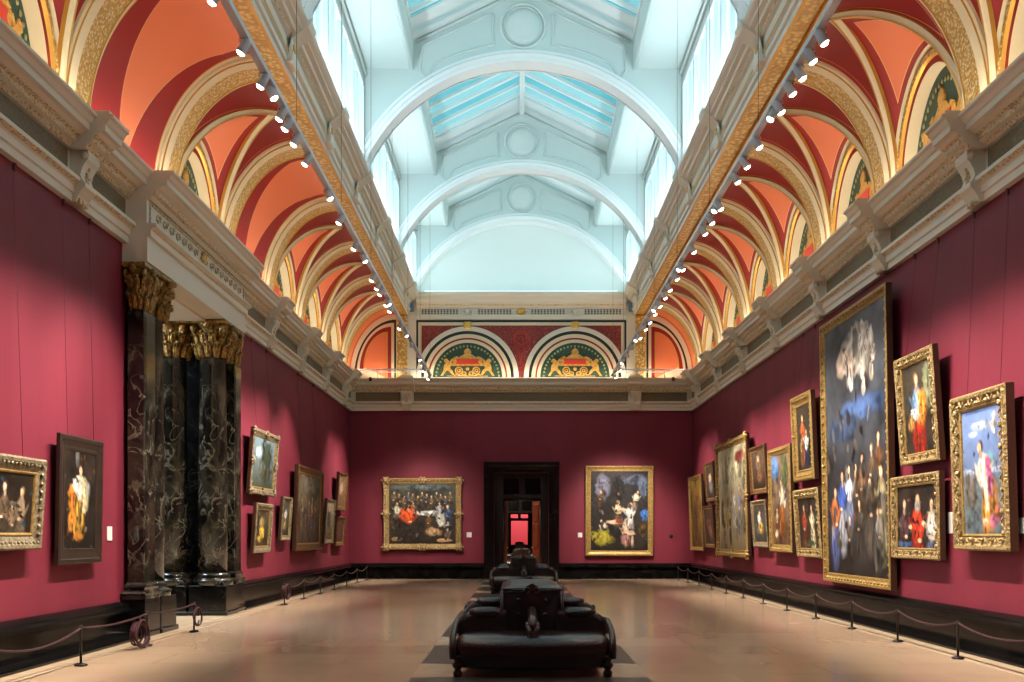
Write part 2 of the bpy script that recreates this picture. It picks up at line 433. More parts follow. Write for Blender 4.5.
# dark frieze panels between the brackets
b = MB()
edges = [r for r in RIBS]
def fpanel(b, s, y0, y1):
    x = s * (W - .062)
    b.box(min(x, x - s * .012), max(x, x - s * .012), y0, y1, 6.11, 6.41)
for k in range(len(RIBS) - 1):
    fpanel(b, 1, RIBS[k + 1] + .25, RIBS[k] - .25)
fpanel(b, 1, 33.15, 34.3)
struct(b.build('trim_5', 'frieze'))
b = MB()
for k in range(len(RIBS) - 1):
    y0, y1 = RIBS[k + 1] + .25, RIBS[k] - .25
    if y1 > P0 and y0 < P1:
        if y0 < P0 - .1: fpanel(b, -1, y0, P0 - .06)
        if y1 > P1 + .1: fpanel(b, -1, P1 + .04, y1)
        continue
    fpanel(b, -1, y0, y1)
fpanel(b, -1, 33.15, 34.3)
struct(b.build('trim_6', 'frieze'))
b = MB()
for x0, x1 in ((-5.7, -4.16), (-3.7, 3.68), (4.14, 5.7)):
    b.box(x0, x1, YB - .075, YB - .062, 6.11, 6.41)
struct(b.build('trim_7', 'frieze'))

# brackets: local frame, wall at y=0, front towards -y
def bracket_proto():
    r = empty('cornice_bracket')
    b = MB()
    con = [(0, 6.43), (-.3, 6.43), (-.31, 6.38), (-.3, 6.32), (-.26, 6.27), (-.22, 6.2), (-.2, 6.12), (-.22, 6.06), (-.26, 6.02), (-.26, 5.97), (-.22, 5.93), (-.17, 5.86), (-.14, 5.78), (0, 5.78)]
    b.prism(con, 'x', -.17, .17)
    b.lathe([(.0, -.19), (.05, -.19), (.05, .19), (0, .19)], 0, -.25, 6.36, 12, 0, True, 'x')
    b.build('console', 'cream', r)
    b = MB()
    for t in range(5):
        b.ball((0, -.21 - .02 * (t % 2), 6.08 + .055 * t), .07 - .008 * t, .03, .04, 8, 0, 4)
    for q in (-.1, 0, .1): b.ball((q, -.16, 5.8), .035, .03, .05, 6, 0, 4)
    b.build('leaf_trim', 'cream_relief', r)
    b = MB()
    br = [(0, 6.43)] + [(-(d + .2), z) for d, z in ENT[10:-1]] + [(0, 6.85)]
    b.prism(br, 'x', -.27, .27, [0] + EM[10:-1] + [0, 0])
    b.bbox(-.23, .23, -.6, 0, 6.85, 6.92, .012)
    b.build('cornice_break', ['cream', 'cream_relief'], r)
    return r
bp = bracket_proto(); used = [False]
def place_bracket(x, y, rz, label):
    o = bp if not used[0] else copy_tree(bp)
    used[0] = True
    o.location = (x, y, 0); o.rotation_euler = (0, 0, rz)
    tag(o, label, 'bracket', 'cornice brackets')
for k, y in enumerate(RIBS[:9]):
    if y < 10: continue
    place_bracket(W, y, -PI / 2, 'cream scrolled cornice bracket on the right wall, %s from the far corner' % ORD[k])
kk = 0
for k, y in enumerate(RIBS[:9]):
    if y < 10 or P0 < y < P1: continue
    place_bracket(-W, y, PI / 2, 'cream scrolled cornice bracket on the left wall, %s from the far corner' % ORD[kk]); kk += 1
place_bracket(-3.93, YB, 0, 'cream scrolled cornice bracket on the far wall, above the left of the banquet picture')
place_bracket(3.91, YB, 0, 'cream scrolled cornice bracket on the far wall, above the tall gold framed picture')

# ------------------------------------------------------------------ side vaults
def cove(th): return X0 + CA * cos(th), Z0 + CB * sin(th)
def cove_n(th):
    n = Vector((-CB * cos(th), -CA * sin(th))); n.normalize(); return n
HW = 1.285
THM, HWALL = math.radians(83), 1.72
def groin(ph):
    a = ph if ph <= PI / 2 else PI - ph
    th = THM * a / (PI / 2)
    return Vector((X0 + CA * cos(th), HW * cos(ph), Z0 + CB * sin(th))), th
def wallarc(ph): return Vector((W - .01, HW * cos(ph), Z0 + HWALL * sin(ph)))
def vault_bay(side):
    def fin(b, name, mats, parent=None):
        if side < 0: b.flip_x()
        return b.build(name, mats, parent)
    n, ns = 40, 8
    # orange penetration cell
    b = MB(); v, u, f = [], [], []
    for i in range(n + 1):
        ph = PI * i / n
        g, _ = groin(ph); w = wallarc(ph); L = (g - w).length
        for j in range(ns + 1):
            s = j / ns; p = g.lerp(w, s)
            v.append(tuple(p)); u.append((s * L * .62, (1 - s) * L + .05))
    for i in range(n):
        for j in range(ns):
            a = i * (ns + 1) + j
            f.append((a, a + 1, a + ns + 2, a + ns + 1))
    b.add(v, f, 0, True, u)
    root = fin(b, 'vault', ['cell'])
    # red cove between rib and groin
    b = MB()
    for sg in (1, -1):
        v, u, f = [], [], []
        m = 24
        for i in range(m + 1):
            ph = PI / 2 * i / m
            g, th = groin(ph); x, z = cove(th)
            ye, yg = 1.31, g.y
            for j in range(5):
                t = j / 4; yy = ye + (yg - ye) * t
                v.append((x, sg * yy, z)); u.append((max(0, ye - yy) , max(0, yy - yg) * max(.15, sin(ph) ** .7)))
        for i in range(m):
            for j in range(4):
                a = i * 5 + j; f.append((a, a + 1, a + 6, a + 5))
        b.add(v, f, 0, True, u)
    thm = THM; v, u, f = [], [], []
    for i in range(5):
        th = thm + (PI / 2 - thm) * i / 4; x, z = cove(th)
        v += [(x, -1.31, z), (x, 1.31, z)]; u += [(.3, .3), (.3, .3)]
    f = [(2 * i, 2 * i + 1, 2 * i + 3, 2 * i + 2) for i in range(4)]
    b.add(v, f, 0, True, u)
    fin(b, 'cove', ['cove'], root)
    # raised groin mouldings
    b = MB()
    for sg in (1, -1):
        rings = []
        m = 32
        for i in range(m + 1):
            ph = PI / 2 * i / m
            g, th = groin(ph)
            d = .02
            g2, _ = groin(min(PI / 2, ph + d)); g1, _ = groin(max(0, ph - d))
            t = (g2 - g1).normalized(); nn = cove_n(th); N = Vector((nn[0], 0, nn[1]))
            N = (N - t * N.dot(t)).normalized(); B = t.cross(N)
            ring = []
            for q, h in ((-.085, -.03), (-.085, .03), (-.03, .055), (-.02, .075), (.02, .075), (.03, .055), (.085, .03), (.085, -.03)):
                p = g + B * q + N * h
                ring.append((p.x, sg * p.y, p.z))
            rings.append(ring)
        nr = 8; vv = [p for r in rings for p in r]; ff, mm = [], []
        MS = [1, 0, 0, 1, 0, 0, 1, 0]
        for i in range(m):
            for j in range(nr):
                k = (j + 1) % nr; ff.append((i * nr + j, i * nr + k, (i + 1) * nr + k, (i + 1) * nr + j)); mm.append(MS[j])
        b.add(vv, ff, mm, False)
    fin(b, 'groin_moulding', ['rib_cream', 'gilt'], root)
    # lunette surround on the wall: relief band, red band, then a deep cream reveal
    b = MB(); m = 40
    def arc(a, h, x): return [(x, a * cos(PI * i / m), Z0 + h * sin(PI * i / m)) for i in range(m + 1)]
    def strip(A, B_, mi):
        k = len(A); b.add(A + B_, [(i, i + 1, k + i + 1, k + i) for i in range(k - 1)], mi, False)
    xw = W - .015
    strip(arc(1.30, 1.76, xw - .07), arc(1.30, 1.76, xw + .02), 0)
    strip(arc(1.30, 1.76, xw - .07), arc(1.26, 1.70, xw - .09), 2)
    strip(arc(1.26, 1.70, xw - .09), arc(1.24, 1.67, xw - .02), 0)
    strip(arc(1.24, 1.67, xw - .02), arc(1.22, 1.64, xw - .02), 4)
    strip(arc(1.22, 1.64, xw - .02), arc(1.20, 1.62, xw - .06), 0)
    strip(arc(1.20, 1.62, xw - .06), arc(1.14, 1.55, xw - .05), 1)
    strip(arc(1.14, 1.55, xw - .05), arc(1.12, 1.53, xw), 2)
    strip(arc(1.12, 1.53, xw), arc(1.04, 1.43, xw), 3)
    strip(arc(1.04, 1.43, xw), arc(1.02, 1.41, xw + .22), 0)
    b.box(xw, xw + .24, -1.06, 1.06, Z0 - .07, Z0 - .0)
    fin(b, 'arch_surround', ['rib_cream', 'gilt_relief', 'gilt', 'red', 'black'], root)
    struct(root)
    return root
def plain_bay(side):
    """cove bay without a lunette: painted orange triangle between red fields"""
    b = MB(); v, u, f = [], [], []
    m, k = 30, 24
    for i in range(m + 1):
        th = PI / 2 * i / m; x, z = cove(th); t = i / m
        edge = .02 + 1.02 * min(1, t / .85) ** .9
        for j in range(k + 1):
            y = -1.31 + 2.62 * j / k
            v.append((x, y, z)); u.append((max(.25, .5 + (edge - abs(y)) * .8), 1.31 - abs(y) + (0 if 1.31 - abs(y) < .24 else .3)))
    for i in range(m):
        for j in range(k):
            a = i * (k + 1) + j; f.append((a, a + 1, a + k + 2, a + k + 1))
    b.add(v, f, 0, True, u)
    if side < 0: b.flip_x()
    return struct(b.build('vault_plain', 'plaincove'))
def rib(side):
    b = MB(); m = 26; rings = []
    prof = [(-.375, -.03), (-.375, .04), (-.33, .05), (-.33, .075), (-.26, .10), (-.225, .12), (-.215, .10), (.215, .10), (.225, .12), (.26, .10), (.33, .075), (.33, .05), (.375, .04), (.375, -.03)]
    MS = [0, 0, 1, 0, 0, 1, 2, 1, 0, 0, 1, 0, 0, 0]
    for i in range(-1, m + 1):
        th = max(0, PI / 2 * i / m); x, z = cove(th); nn = cove_n(th)
        if i < 0: z = 6.84
        rings.append([(x + nn[0] * h, q, z + nn[1] * h) for q, h in prof])
    nr = len(prof); vv = [p for r in rings for p in r]; ff, mm = [], []
    for i in range(len(rings) - 1):
        for j in range(nr):
            k = (j + 1) % nr; ff.append((i * nr + j, i * nr + k, (i + 1) * nr + k, (i + 1) * nr + j)); mm.append(MS[j])
    b.add(vv, ff, mm, False)
    if side < 0: b.flip_x()
    return struct(b.build('vault_rib', ['rib_cream', 'gilt', 'gilt_relief']))

# emblem polygons, unit = metres on the far-wall lunettes
BEAST = [(-.93, .06), (-.83, .22), (-.81, .42), (-.75, .5), (-.82, .55), (-.80, .62), (-.72, .66), (-.67, .61), (-.62, .55), (-.55, .65), (-.49, .63), (-.56, .51), (-.46, .47), (-.45, .42), (-.56, .41), (-.61, .34), (-.52, .24), (-.46, .1), (-.53, .1), (-.63, .22), (-.71, .25), (-.79, .16), (-.85, .06)]
def emblem_meshes(sx, sz):
    """gold beasts, scrolls and crown; red cartouche; wreath of leaves. local: front -y"""
    g = MB()
    for s in (1, -1):
        pts = [(s * x * sx, z * sz) for x, z in BEAST]
        g.prism(pts if s > 0 else pts[::-1], 'y', -.03, 0)
        for cx, cz, r in ((.3, .24, .12), (.3, .24, .05), (.12, .13, .07)):
            g.tube([(s * (cx + r * cos(a * PI / 6)) * sx, -.015, (cz + r * sin(a * PI / 6)) * sz) for a in range(12)], .022, 5, 0, closed=True)
        g.tube([(s * (.05 + .42 * t / 8) * sx, -.015, (.09 + .03 * sin(t * 1.3)) * sz) for t in range(9)], .02, 5)
        g.prism([(s * .5 * sx, .68 * sz), (s * .36 * sx, .74 * sz), (s * .3 * sx, .68 * sz)], 'y', -.03, 0)
    fr = [(-.5, .40), (.5, .40), (.52, .66), (.3, .69), (.14, .80), (-.14, .80), (-.3, .69), (-.52, .66)]
    g.prism([(x * sx, z * sz) for x, z in fr], 'y', -.02, 0)
    cr = [(-.11, .80), (.11, .80), (.13, .88), (.09, .96), (.03, .99), (0, 1.03), (-.03, .99), (-.09, .96), (-.13, .88)]
    g.prism([(x * sx, z * sz) for x, z in cr], 'y', -.035, 0)
    g.ball((0, -.02, .30 * sz), .06 * sx, .02, .07 * sz)
    g.box(-.7 * sx, .7 * sx, -.02, 0, .04 * sz, .065 * sz)
    c = MB(); c.prism([(-.40 * sx, .46 * sz), (.40 * sx, .46 * sz), (.36 * sx, .54 * sz), (.40 * sx, .63 * sz), (-.40 * sx, .63 * sz), (-.36 * sx, .54 * sz)], 'y', -.035, -.01)
    w = MB()
    for k in range(27):
        a = PI * (k + .5) / 27
        w.ball((1.08 * cos(a) * sx, -.012, 1.08 * sin(a) * sz), .036, .012, .05, 6, 0, 4)
    return g.mesh('emblem', 'emb'), c.mesh('cartouche', 'cartouche'), w.mesh('wreath', 'wreath')
M['emb'] = mat('painted gold emblem', (206, 160, 76), 0.5, col2=(176, 124, 50), scale=14)
M['wreath'] = mat('painted leaf wreath', (150, 150, 104), 0.6)
def half_disc(a, h, m=36):
    return [(a * cos(PI * i / m), h * sin(PI * i / m)) for i in range(m + 1)]
em_side = emblem_meshes(1.02 / 1.21, 1.36 / 1.21)
em_back = emblem_meshes(1, 1)
def lunette(loc, rz, tym_mesh, ems):
    r = empty('painted_lunette', loc, rz)
    for nm, me in zip(('tympanum', 'emblem', 'cartouche', 'wreath'), (tym_mesh,) + ems):
        o = bpy.data.objects.new(nm, me); COL.objects.link(o); o.parent = r
        if nm != 'tympanum': o.location = (0, -.022, 0)
    return r
t = MB(); t.prism(half_disc(1.04, 1.43), 'y', -.02, .03); tym_side = t.mesh('tympanum', 'green')
t = MB(); t.prism(half_disc(1.215, 1.215), 'y', -.012, .008); tym_back = t.mesh('tympanum', 'green')

for s, nm in ((1, 'right'), (-1, 'left')):
    bay = vault_bay(s); rb = rib(s); lc = 0
    for k in range(10):
        yc = RIBS[k] - PITCH / 2
        plain = s < 0 and k in (3, 5)
        o = plain_bay(s) if plain else (bay if k == 0 else copy_tree(bay))
        o.location.y = yc
        if yc > 9 and not plain:
            lu = lunette((s * (W + .19), yc, Z0), -s * PI / 2, tym_side, em_side)
            tag(lu, 'green painted lunette with gold beasts in the %s-wall arch, %s from the far end' % (nm, ORD[lc]), 'wall painting', 'painted lunettes along the side walls'); lc += 1
        o = rb if k == 0 else copy_tree(rb)
        o.location.y = RIBS[k]
    # plain half bay at the far end
    b = MB(); v, u, f = [], [], []
    m = 20
    for i in range(m + 1):
        th = PI / 2 * i / m; x, z = cove(th)
        for j in range(4):
            yy = 33.26 + (YB - 33.26) * j / 3
            v.append((x, yy, z)); u.append((max(0, yy - 33.26), max(0, YB - yy)))
    for i in range(m):
        for j in range(3):
            a = i * 4 + j; f.append((a, a + 1, a + 5, a + 4))
    b.add(v, f, 0, True, u)
    if s < 0: b.flip_x()
    struct(b.build('vault_end', 'endcove'))
    # quarter lunette on the far wall
    b = MB(); yq = YB - .01
    def qarc(k, dx=0, dz=0):
        return [(X0 + dx + (CA * k - dx) * cos(PI / 2 * i / 24), yq, Z0 + dz + (CB * k - dz) * sin(PI / 2 * i / 24)) for i in range(25)]
    def qring(k1, k2, d1, d2, y, mi):
        A = [(p[0], y, p[2]) for p in qarc(k1, d1, d1)]; B_ = [(p[0], y, p[2]) for p in qarc(k2, d2, d2)]
        # closed outline: arc + inner vertical edge at X0+d
        A = A + [(X0 + d1, y, Z0 + 0)]; B_ = B_ + [(X0 + d2, y, Z0 + 0)]
        n = len(A); b.add(A + B_, [(i, i + 1, n + i + 1, n + i) for i in range(n - 1)], mi)
    qring(1.02, .91, -.02, .03, yq - .04, 0)
    qring(.91, .86, .03, .10, yq - .035, 1)
    qring(.86, .80, .10, .20, yq - .03, 0)
    qring(.80, .72, .20, .32, yq - .02, 2)
    qring(.72, .69, .32, .36, yq - .015, 4)
    A = [(p[0], yq - .01, p[2]) for p in qarc(.69, .36, .36)] + [(X0 + .36, yq - .01, Z0)]
    b.add(A, [tuple(range(len(A)))], 3)
    if s < 0: b.flip_x()
    struct(b.build('wall_quarter_lunette', ['rib_cream', 'black', 'red', 'orange', 'gilt']))

# ------------------------------------------------------------------ side beams under the lantern
BEAM = [(4.3, 9.14), (4.3, 9.03), (4.25, 9.03), (4.23, 9.09), (3.97, 9.09), (3.95, 9.03), (3.89, 9.03), (3.89, 9.13), (3.85, 9.15), (3.85, 9.24), (3.81, 9.26), (3.81, 9.31),
        (3.84, 9.32), (3.84, 9.52), (3.78, 9.54), (3.76, 9.58), (3.7, 9.59), (3.68, 9.63), (3.6, 9.65), (3.6, 9.69), (3.54, 9.72), (3.5, 9.76), (3.5, 9.8), (3.62, 9.8), (4.3, 9.8)]
BMM = [0, 1, 1, 2, 1, 1, 0, 0, 0, 0, 1, 0, 3, 0, 4, 0, 0, 0, 0, 0, 0, 0, 0, 0, 0]
for s in (1, -1):
    b = MB(); b.prism(BEAM, 'y', YF, YB, BMM)
    if s < 0: b.flip_x()
    bo = struct(b.build('beam', ['lantern_grey', 'gilt', 'gilt_soffit', 'frieze_pale' if 'frieze_pale' in M else 'lantern_grey', 'cream_relief']))
    # breaks and gilt rosettes on the beam frieze above every rib
    b = MB()
    for y in RIBS:
        br = [(3.86, 9.14), (3.76, 9.14), (3.74, 9.3), (3.77, 9.33), (3.77, 9.5), (3.66, 9.58), (3.5, 9.68), (3.45, 9.76), (3.45, 9.805), (3.7, 9.805)]
        b.prism(br, 'y', y - .2, y + .2, 0)
    if s < 0: b.flip_x()
    b.build('beam_break', 'lantern_grey', bo)
    b = MB()
    for y in RIBS:
        b.ball((3.77, y, 9.41), .03, .1, .08, 8)
    if s < 0: b.flip_x()
    b.build('rosette', 'gilt', bo)
    # pilaster where the beam meets the far wall
    b = MB(); b.box(3.62, 3.92, YB - .12, YB, 6.85, 9.05, 0); b.box(3.92, 4.27, YB - .16, YB, 6.85, 9.05, 1)
    if s < 0: b.flip_x()
    struct(b.build('pilaster', ['cream', 'gilt_soffit']))

# ------------------------------------------------------------------ far wall above the cornice
b = MB(); b.box(-W, W, YB, YB + .6, 6.9, 9.2); b.box(-3.7, 3.7, YB, YB + .6, 9.2, 9.82)
ub = struct(b.build('wall_back_upper', 'rib_cream'))
b = MB(); y = YB - .004
b.box(-3.6, 3.6, y - .02, y + .01, 6.86, 8.88)
struct(b.build('wall_back_panel', 'filigree'))
b = MB()
def outline(x0, x1, z0, z1, t, y0, mi):
    b.box(x0, x1, y0, YB, z1 - t, z1, mi); b.box(x0, x0 + t, y0, YB, z0, z1 - t, mi); b.box(x1 - t, x1, y0, YB, z0, z1 - t, mi)
outline(-3.62, 3.62, 6.86, 8.90, .07, YB - .05, 1)
outline(-3.55, 3.55, 6.86, 8.83, .11, YB - .045, 0)
outline(-3.44, 3.44, 6.86, 8.72, .03, YB - .04, 2)
def ring(cx, r0, r1, y0, mi, m=48):
    A = [(cx + r0 * cos(PI * i / m), y0, Z0 + r0 * sin(PI * i / m)) for i in range(m + 1)]
    B_ = [(cx + r1 * cos(PI * i / m), y0, Z0 + r1 * sin(PI * i / m)) for i in range(m + 1)]
    C_ = [(p[0], YB, p[2]) for p in B_]
    n = m + 1
    b.add(A + B_ + C_, [(i, i + 1, n + i + 1, n + i) for i in range(m)] + [(n + i, n + i + 1, 2 * n + i + 1, 2 * n + i) for i in range(m)], mi)
for cx in (-1.85, 1.85):
    ring(cx, 1.20, 1.31, YB - .06, 0); ring(cx, 1.31, 1.37, YB - .064, 2); ring(cx, 1.37, 1.50, YB - .068, 3)
    ring(cx, 1.50, 1.60, YB - .072, 1); ring(cx, 1.60, 1.76, YB - .10, 4)
    b.bbox(cx - .13, cx + .13, YB - .14, YB, 8.6, 8.84, .02, 5)
b.box(-3.6, 3.6, YB - .08, YB, 6.85, 6.93, 4)
struct(b.build('trim_8', ['rib_cream', 'black', 'red', 'orange_pale', 'cream', 'gilt']) if 'orange_pale' in M else b.build('trim_8', ['rib_cream', 'black', 'red', 'rib_cream', 'cream', 'gilt']))
for cx, w in ((-1.85, 'left'), (1.85, 'right')):
    lu = lunette((cx, YB - .045, Z0), 0, tym_back, em_back)
    tag(lu, 'green painted lunette with gold beasts on the far wall, the %s of the pair' % w, 'wall painting', 'painted lunettes on the far wall')
b = MB()   # medallion in the middle spandrel
for r in (.2, .26):
    b.tube([(r * cos(a * PI / 10), YB - .03, 8.28 + r * sin(a * PI / 10)) for a in range(20)], .014, 5, 0, closed=True)
for q in (-.07, .07):
    b.tube([(q - .05, YB - .03, 8.34), (q, YB - .03, 8.22), (q + .05, YB - .03, 8.34)], .012, 5)
b.tube([(0, YB - .03, 8.0), (.0, YB - .03, 7.5)], .012, 5)
b.tube([(.16 * sin(t * .5) * (1 - t / 16), YB - .03, 8.0 - t * .04) for t in range(14)], .012, 5)
struct(b.build('trim_9', 'medal'  if 'medal' in M else 'cartouche'))
# far-wall entablature
b = MB()
E2 = [(0, 8.92), (.08, 8.92), (.08, 9.04), (.1, 9.06), (.05, 9.08), (.05, 9.3), (.1, 9.32), (.12, 9.38), (.2, 9.42), (.22, 9.5), (.32, 9.56), (.34, 9.66), (.42, 9.72), (.42, 9.8), (0, 9.8)]
b.prism([(YB - d, z) for d, z in E2], 'x', -3.6, 3.6, [0, 0, 0, 0, 0, 0, 0, 1, 0, 0, 0, 0, 0, 0, 0])
e2 = struct(b.build('trim_10', ['cream', 'cream_relief']))
b = MB()
for k in range(64):
    x = -3.4 + 6.8 * k / 63
    if min(abs(x), abs(x - 1.85), abs(x + 1.85)) < .3: continue
    for z in (9.13, 9.19, 9.25): b.box(x - .028, x + .028, YB - .075, YB - .05, z - .02, z + .02)
b.build('fret', 'wire', e2)
b = MB()
for x, r in ((0, .13), (1.85, .11), (-1.85, .11)):
    b.ball((x, YB - .06, 9.19), r, .03, r, 10, 0 if x == 0 else 1)
    for a in range(8): b.ball((x + r * 1.2 * cos(a * PI / 4), YB - .06, 9.19 + r * .8 * sin(a * PI / 4)), .04, .02, .03, 6, 0 if x == 0 else 1, 4)
b.build('rosette', ['gilt', 'cream'], e2)

# ------------------------------------------------------------------ lantern
ARCHES = [29.58, 22.94, 16.30, 9.66, 3.02]
AR, AZC = 3.96, 8.30
def arc_z(x, R=AR): return AZC + math.sqrt(max(0, R * R - x * x))
def roof_z(x): return 12.78 + (2.5 - abs(x)) * .488 if abs(x) < 2.5 else 12.1
def arch_obj(yc, th=.21):
    b = MB(); xs = [-3.62, -3.5]; n = 40
    xs = [-3.62 + 7.24 * i / 56 for i in range(57)]
    xs = sorted(xs + [-2.5001, -2.4999, 2.4999, 2.5001])
    v = []
    for x in xs:
        za = arc_z(x) if abs(x) < 3.6 else 9.8
        zt = roof_z(x) + .06
        for yy in (-th, th): v += [(x, yy, za), (x, yy, zt)]
    f, ms = [], []
    for i in range(len(xs) - 1):
        a, c = i * 4, i * 4 + 4
        f += [(a, c, c + 1, a + 1), (a + 2, a + 3, c + 3, c + 2), (a, a + 2, c + 2, c), (a + 1, c + 1, c + 3, a + 3)]; ms += [0, 0, 1, 0]
    b.add(v, f, ms)
    root = struct(b.build('arch', ['lantern', 'lantern_arch'], None, (0, yc, 0)))
    # archivolt mouldings, both faces
    b = MB(); m = 56
    a0 = math.acos(3.58 / AR)
    for sg in (-1, 1):
        prof = [(AR - .01, 0), (AR - .01, .05), (AR + .07, .05), (AR + .07, .08), (AR + .15, .10), (AR + .19, .06), (AR + .25, .06), (AR + .27, 0)]
        rings = []
        for i in range(m + 1):
            a = a0 + (PI - 2 * a0) * i / m
            rings.append([(r * cos(a), sg * (th + d), AZC + r * sin(a)) for r, d in prof])
        b.loft([[p for p in r] for r in rings], 0, False, False, False)
    b.build('archivolt', 'lantern_arch', root)
    # medallion and panel mouldings on the face that is seen
    b = MB(); y = -th - .02
    for r, rr in ((.50, .035), (.43, .018)):
        b.tube([(r * cos(a * PI / 20), y, 13.06 + r * sin(a * PI / 20)) for a in range(40)], rr, 6, 0, closed=True)
    b.lathe([(.0, y - .03), (.3, y - .02), (.42, y), (.42, y + .03), (0, y + .03)], 0, 0, 13.06, 32, 0, True, 'y')
    b.build('medallion', 'lantern', root)
    b = MB()
    for s in (-1, 1):
        p = [(s * .72, 13.35), (s * 2.3, 12.62), (s * 2.34, 12.05), (s * 2.2, 11.86)]
        q = [(s * x, arc_z(x, AR + .42)) for x in [2.0 - 1.35 * i / 10 for i in range(11)]]
        r_ = [(s * .66 + s * .03 * sin(t * PI / 6) , 12.72 + .58 * t / 6) for t in range(7)]
        b.tube([(x, y, z) for x, z in p + q[0:] + r_], .028, 6, 0, closed=True)
        b.tube([(s * x, y, roof_z(x) - .12) for x in (0.02, 2.44)], .035, 6, 0)
    b.build('panel_moulding', 'lantern', root)
    return root
ar0 = arch_obj(0)
for k, y in enumerate(ARCHES):
    o = ar0 if k == 0 else copy_tree(ar0)
    o.location.y = y
o = copy_tree(ar0); o.location.y = YB - .02
# concave plaster lunette closing the far end
b = MB(); nx, nz = 36, 14; v = []
for i in range(nx + 1):
    x = -3.6 + 7.2 * i / nx; top = arc_z(x, AR + .02) if abs(x) < 3.59 else 9.85
    for j in range(nz + 1):
        t = j / nz; z = 9.78 + (top - 9.78) * t
        d = max(0, 1 - (x / 3.65) ** 2) * max(0, 1 - t ** 2)
        v.append((x, YB + .15 + .9 * math.sqrt(d), z))
b.add(v, [(i * (nz + 1) + j, i * (nz + 1) + j + 1, (i + 1) * (nz + 1) + j + 1, (i + 1) * (nz + 1) + j) for i in range(nx) for j in range(nz)], 0, True)
struct(b.build('wall_back_lunette', 'lantern'))
# attic walls, flat soffits and curbs
for s in (1, -1):
    b = MB()
    L = [(3.62, 9.78), (3.62, 9.95), (3.7, 9.95), (3.7, 9.78)]
    b.prism(L, 'y', YF, YB, 0)
    b.prism([(3.62, 11.62), (3.62, 12.1), (2.56, 12.1), (2.5, 12.14), (2.5, 12.82), (2.42, 12.82), (2.42, 13.0), (3.7, 13.0), (3.7, 11.62)], 'y', YF, YB, 0)
    # piers between windows
    for y0, y1 in [(ARCHES[i] - .5, ARCHES[i] + .5) for i in range(5)] + [(YB - .45, YB), (YF, YF + .4)]:
        b.box(3.6, 3.7, y0, y1, 9.9, 11.7)
    b.tube([(3.6, YF, 11.98), (3.6, YB, 11.98)], .06, 6); b.tube([(2.54, YF, 12.1), (2.54, YB, 12.1)], .05, 6)
    if s < 0: b.flip_x()
    struct(b.build('wall_lantern', 'lantern'))
# clerestory windows
def window_proto(w):
    h0, h1 = 9.93, 11.64
    r = empty('window_clerestory')
    b = MB(); t = .07
    b.box(-w / 2, -w / 2 + t, -.09, .05, h0, h1); b.box(w / 2 - t, w / 2, -.09, .05, h0, h1)
    b.box(-w / 2 + t, w / 2 - t, -.09, .05, h1 - t, h1); b.box(-w / 2 + t, w / 2 - t, -.09, .05, h0, h0 + t)
    b.box(-.035, .035, -.06, .05, h0 + t, h1 - t)
    b.build('window_frame', 'lantern_arch', r)
    for s in (-1, 1):
        b = MB(); b.box(min(s * .035, s * (w / 2 - t)), max(s * .035, s * (w / 2 - t)), .0, .02, h0 + t, h1 - t); b.build('pane', 'glass_side', r)
    struct(r)
    return r
spans = [(ARCHES[0] + .5, YB - .45, 3)] + [(ARCHES[i + 1] + .5, ARCHES[i] - .5, 4) for i in range(4)] + [(YF + .4, ARCHES[4] - .5, 4)]
wp = {}
for y0, y1, n in spans:
    w = (y1 - y0) / n; key = round(w, 2)
    for k in range(n):
        for s in (1, -1):
            if key not in wp: wp[key] = window_proto(w); o = wp[key]
            else: o = copy_tree(wp[key])
            o.location = (s * 3.66, y0 + w * (k + .5), 0); o.rotation_euler = (0, 0, -s * PI / 2)
# skylight: glazed slopes with white bars
b = MB(); g1 = MB(); g2 = MB()
def slope_bar(b, s, y, w, h0, h1):
    for (xa, xb) in ((2.46, .02),):
        za, zb = roof_z(xa), roof_z(xb)
        v = [(s * xa, y - w, za - h0), (s * xa, y + w, za - h0), (s * xa, y + w, za + h1), (s * xa, y - w, za + h1),
             (s * xb, y - w, zb - h0), (s * xb, y + w, zb - h0), (s * xb, y + w, zb + h1), (s * xb, y - w, zb + h1)]
        b.add(v, [(0, 1, 2, 3), (4, 7, 6, 5), (0, 4, 5, 1), (1, 5, 6, 2), (2, 6, 7, 3), (3, 7, 4, 0)], 0)
segs = [(ARCHES[0] + .21, YB - .2)] + [(ARCHES[i + 1] + .21, ARCHES[i] - .21) for i in range(4)] + [(YF, ARCHES[4] - .21)]
for y0, y1 in segs:
    n = 10; st = (y1 - y0) / n
    for k in range(n + 1):
        yy = y0 + st * k
        for s in (1, -1):
            wide = .26 if k in (0, n) else (.34 if k == n - 1 else .05)
            slope_bar(b, s, min(max(yy, y0 + wide), y1 - wide), wide, .09 if wide < .1 else .05, .03)
            if k < n:
                slope_bar(g1 if k % 2 == 0 else g2, s, yy + st * .5, st * .5, -.0, .02)
b.box(-.07, .07, YF, YB, 13.84, 14.02)
for z in (0,):
    for s in (1, -1):
        b.box(s * 2.5 - .04, s * 2.5 + .04, YF, YB, 12.7, 12.84)
sk = struct(b.build('ceiling_skylight', 'lantern_arch'))
g1.build('glazing', 'glass', sk); g2.build('glazing', 'glass_pale', sk)

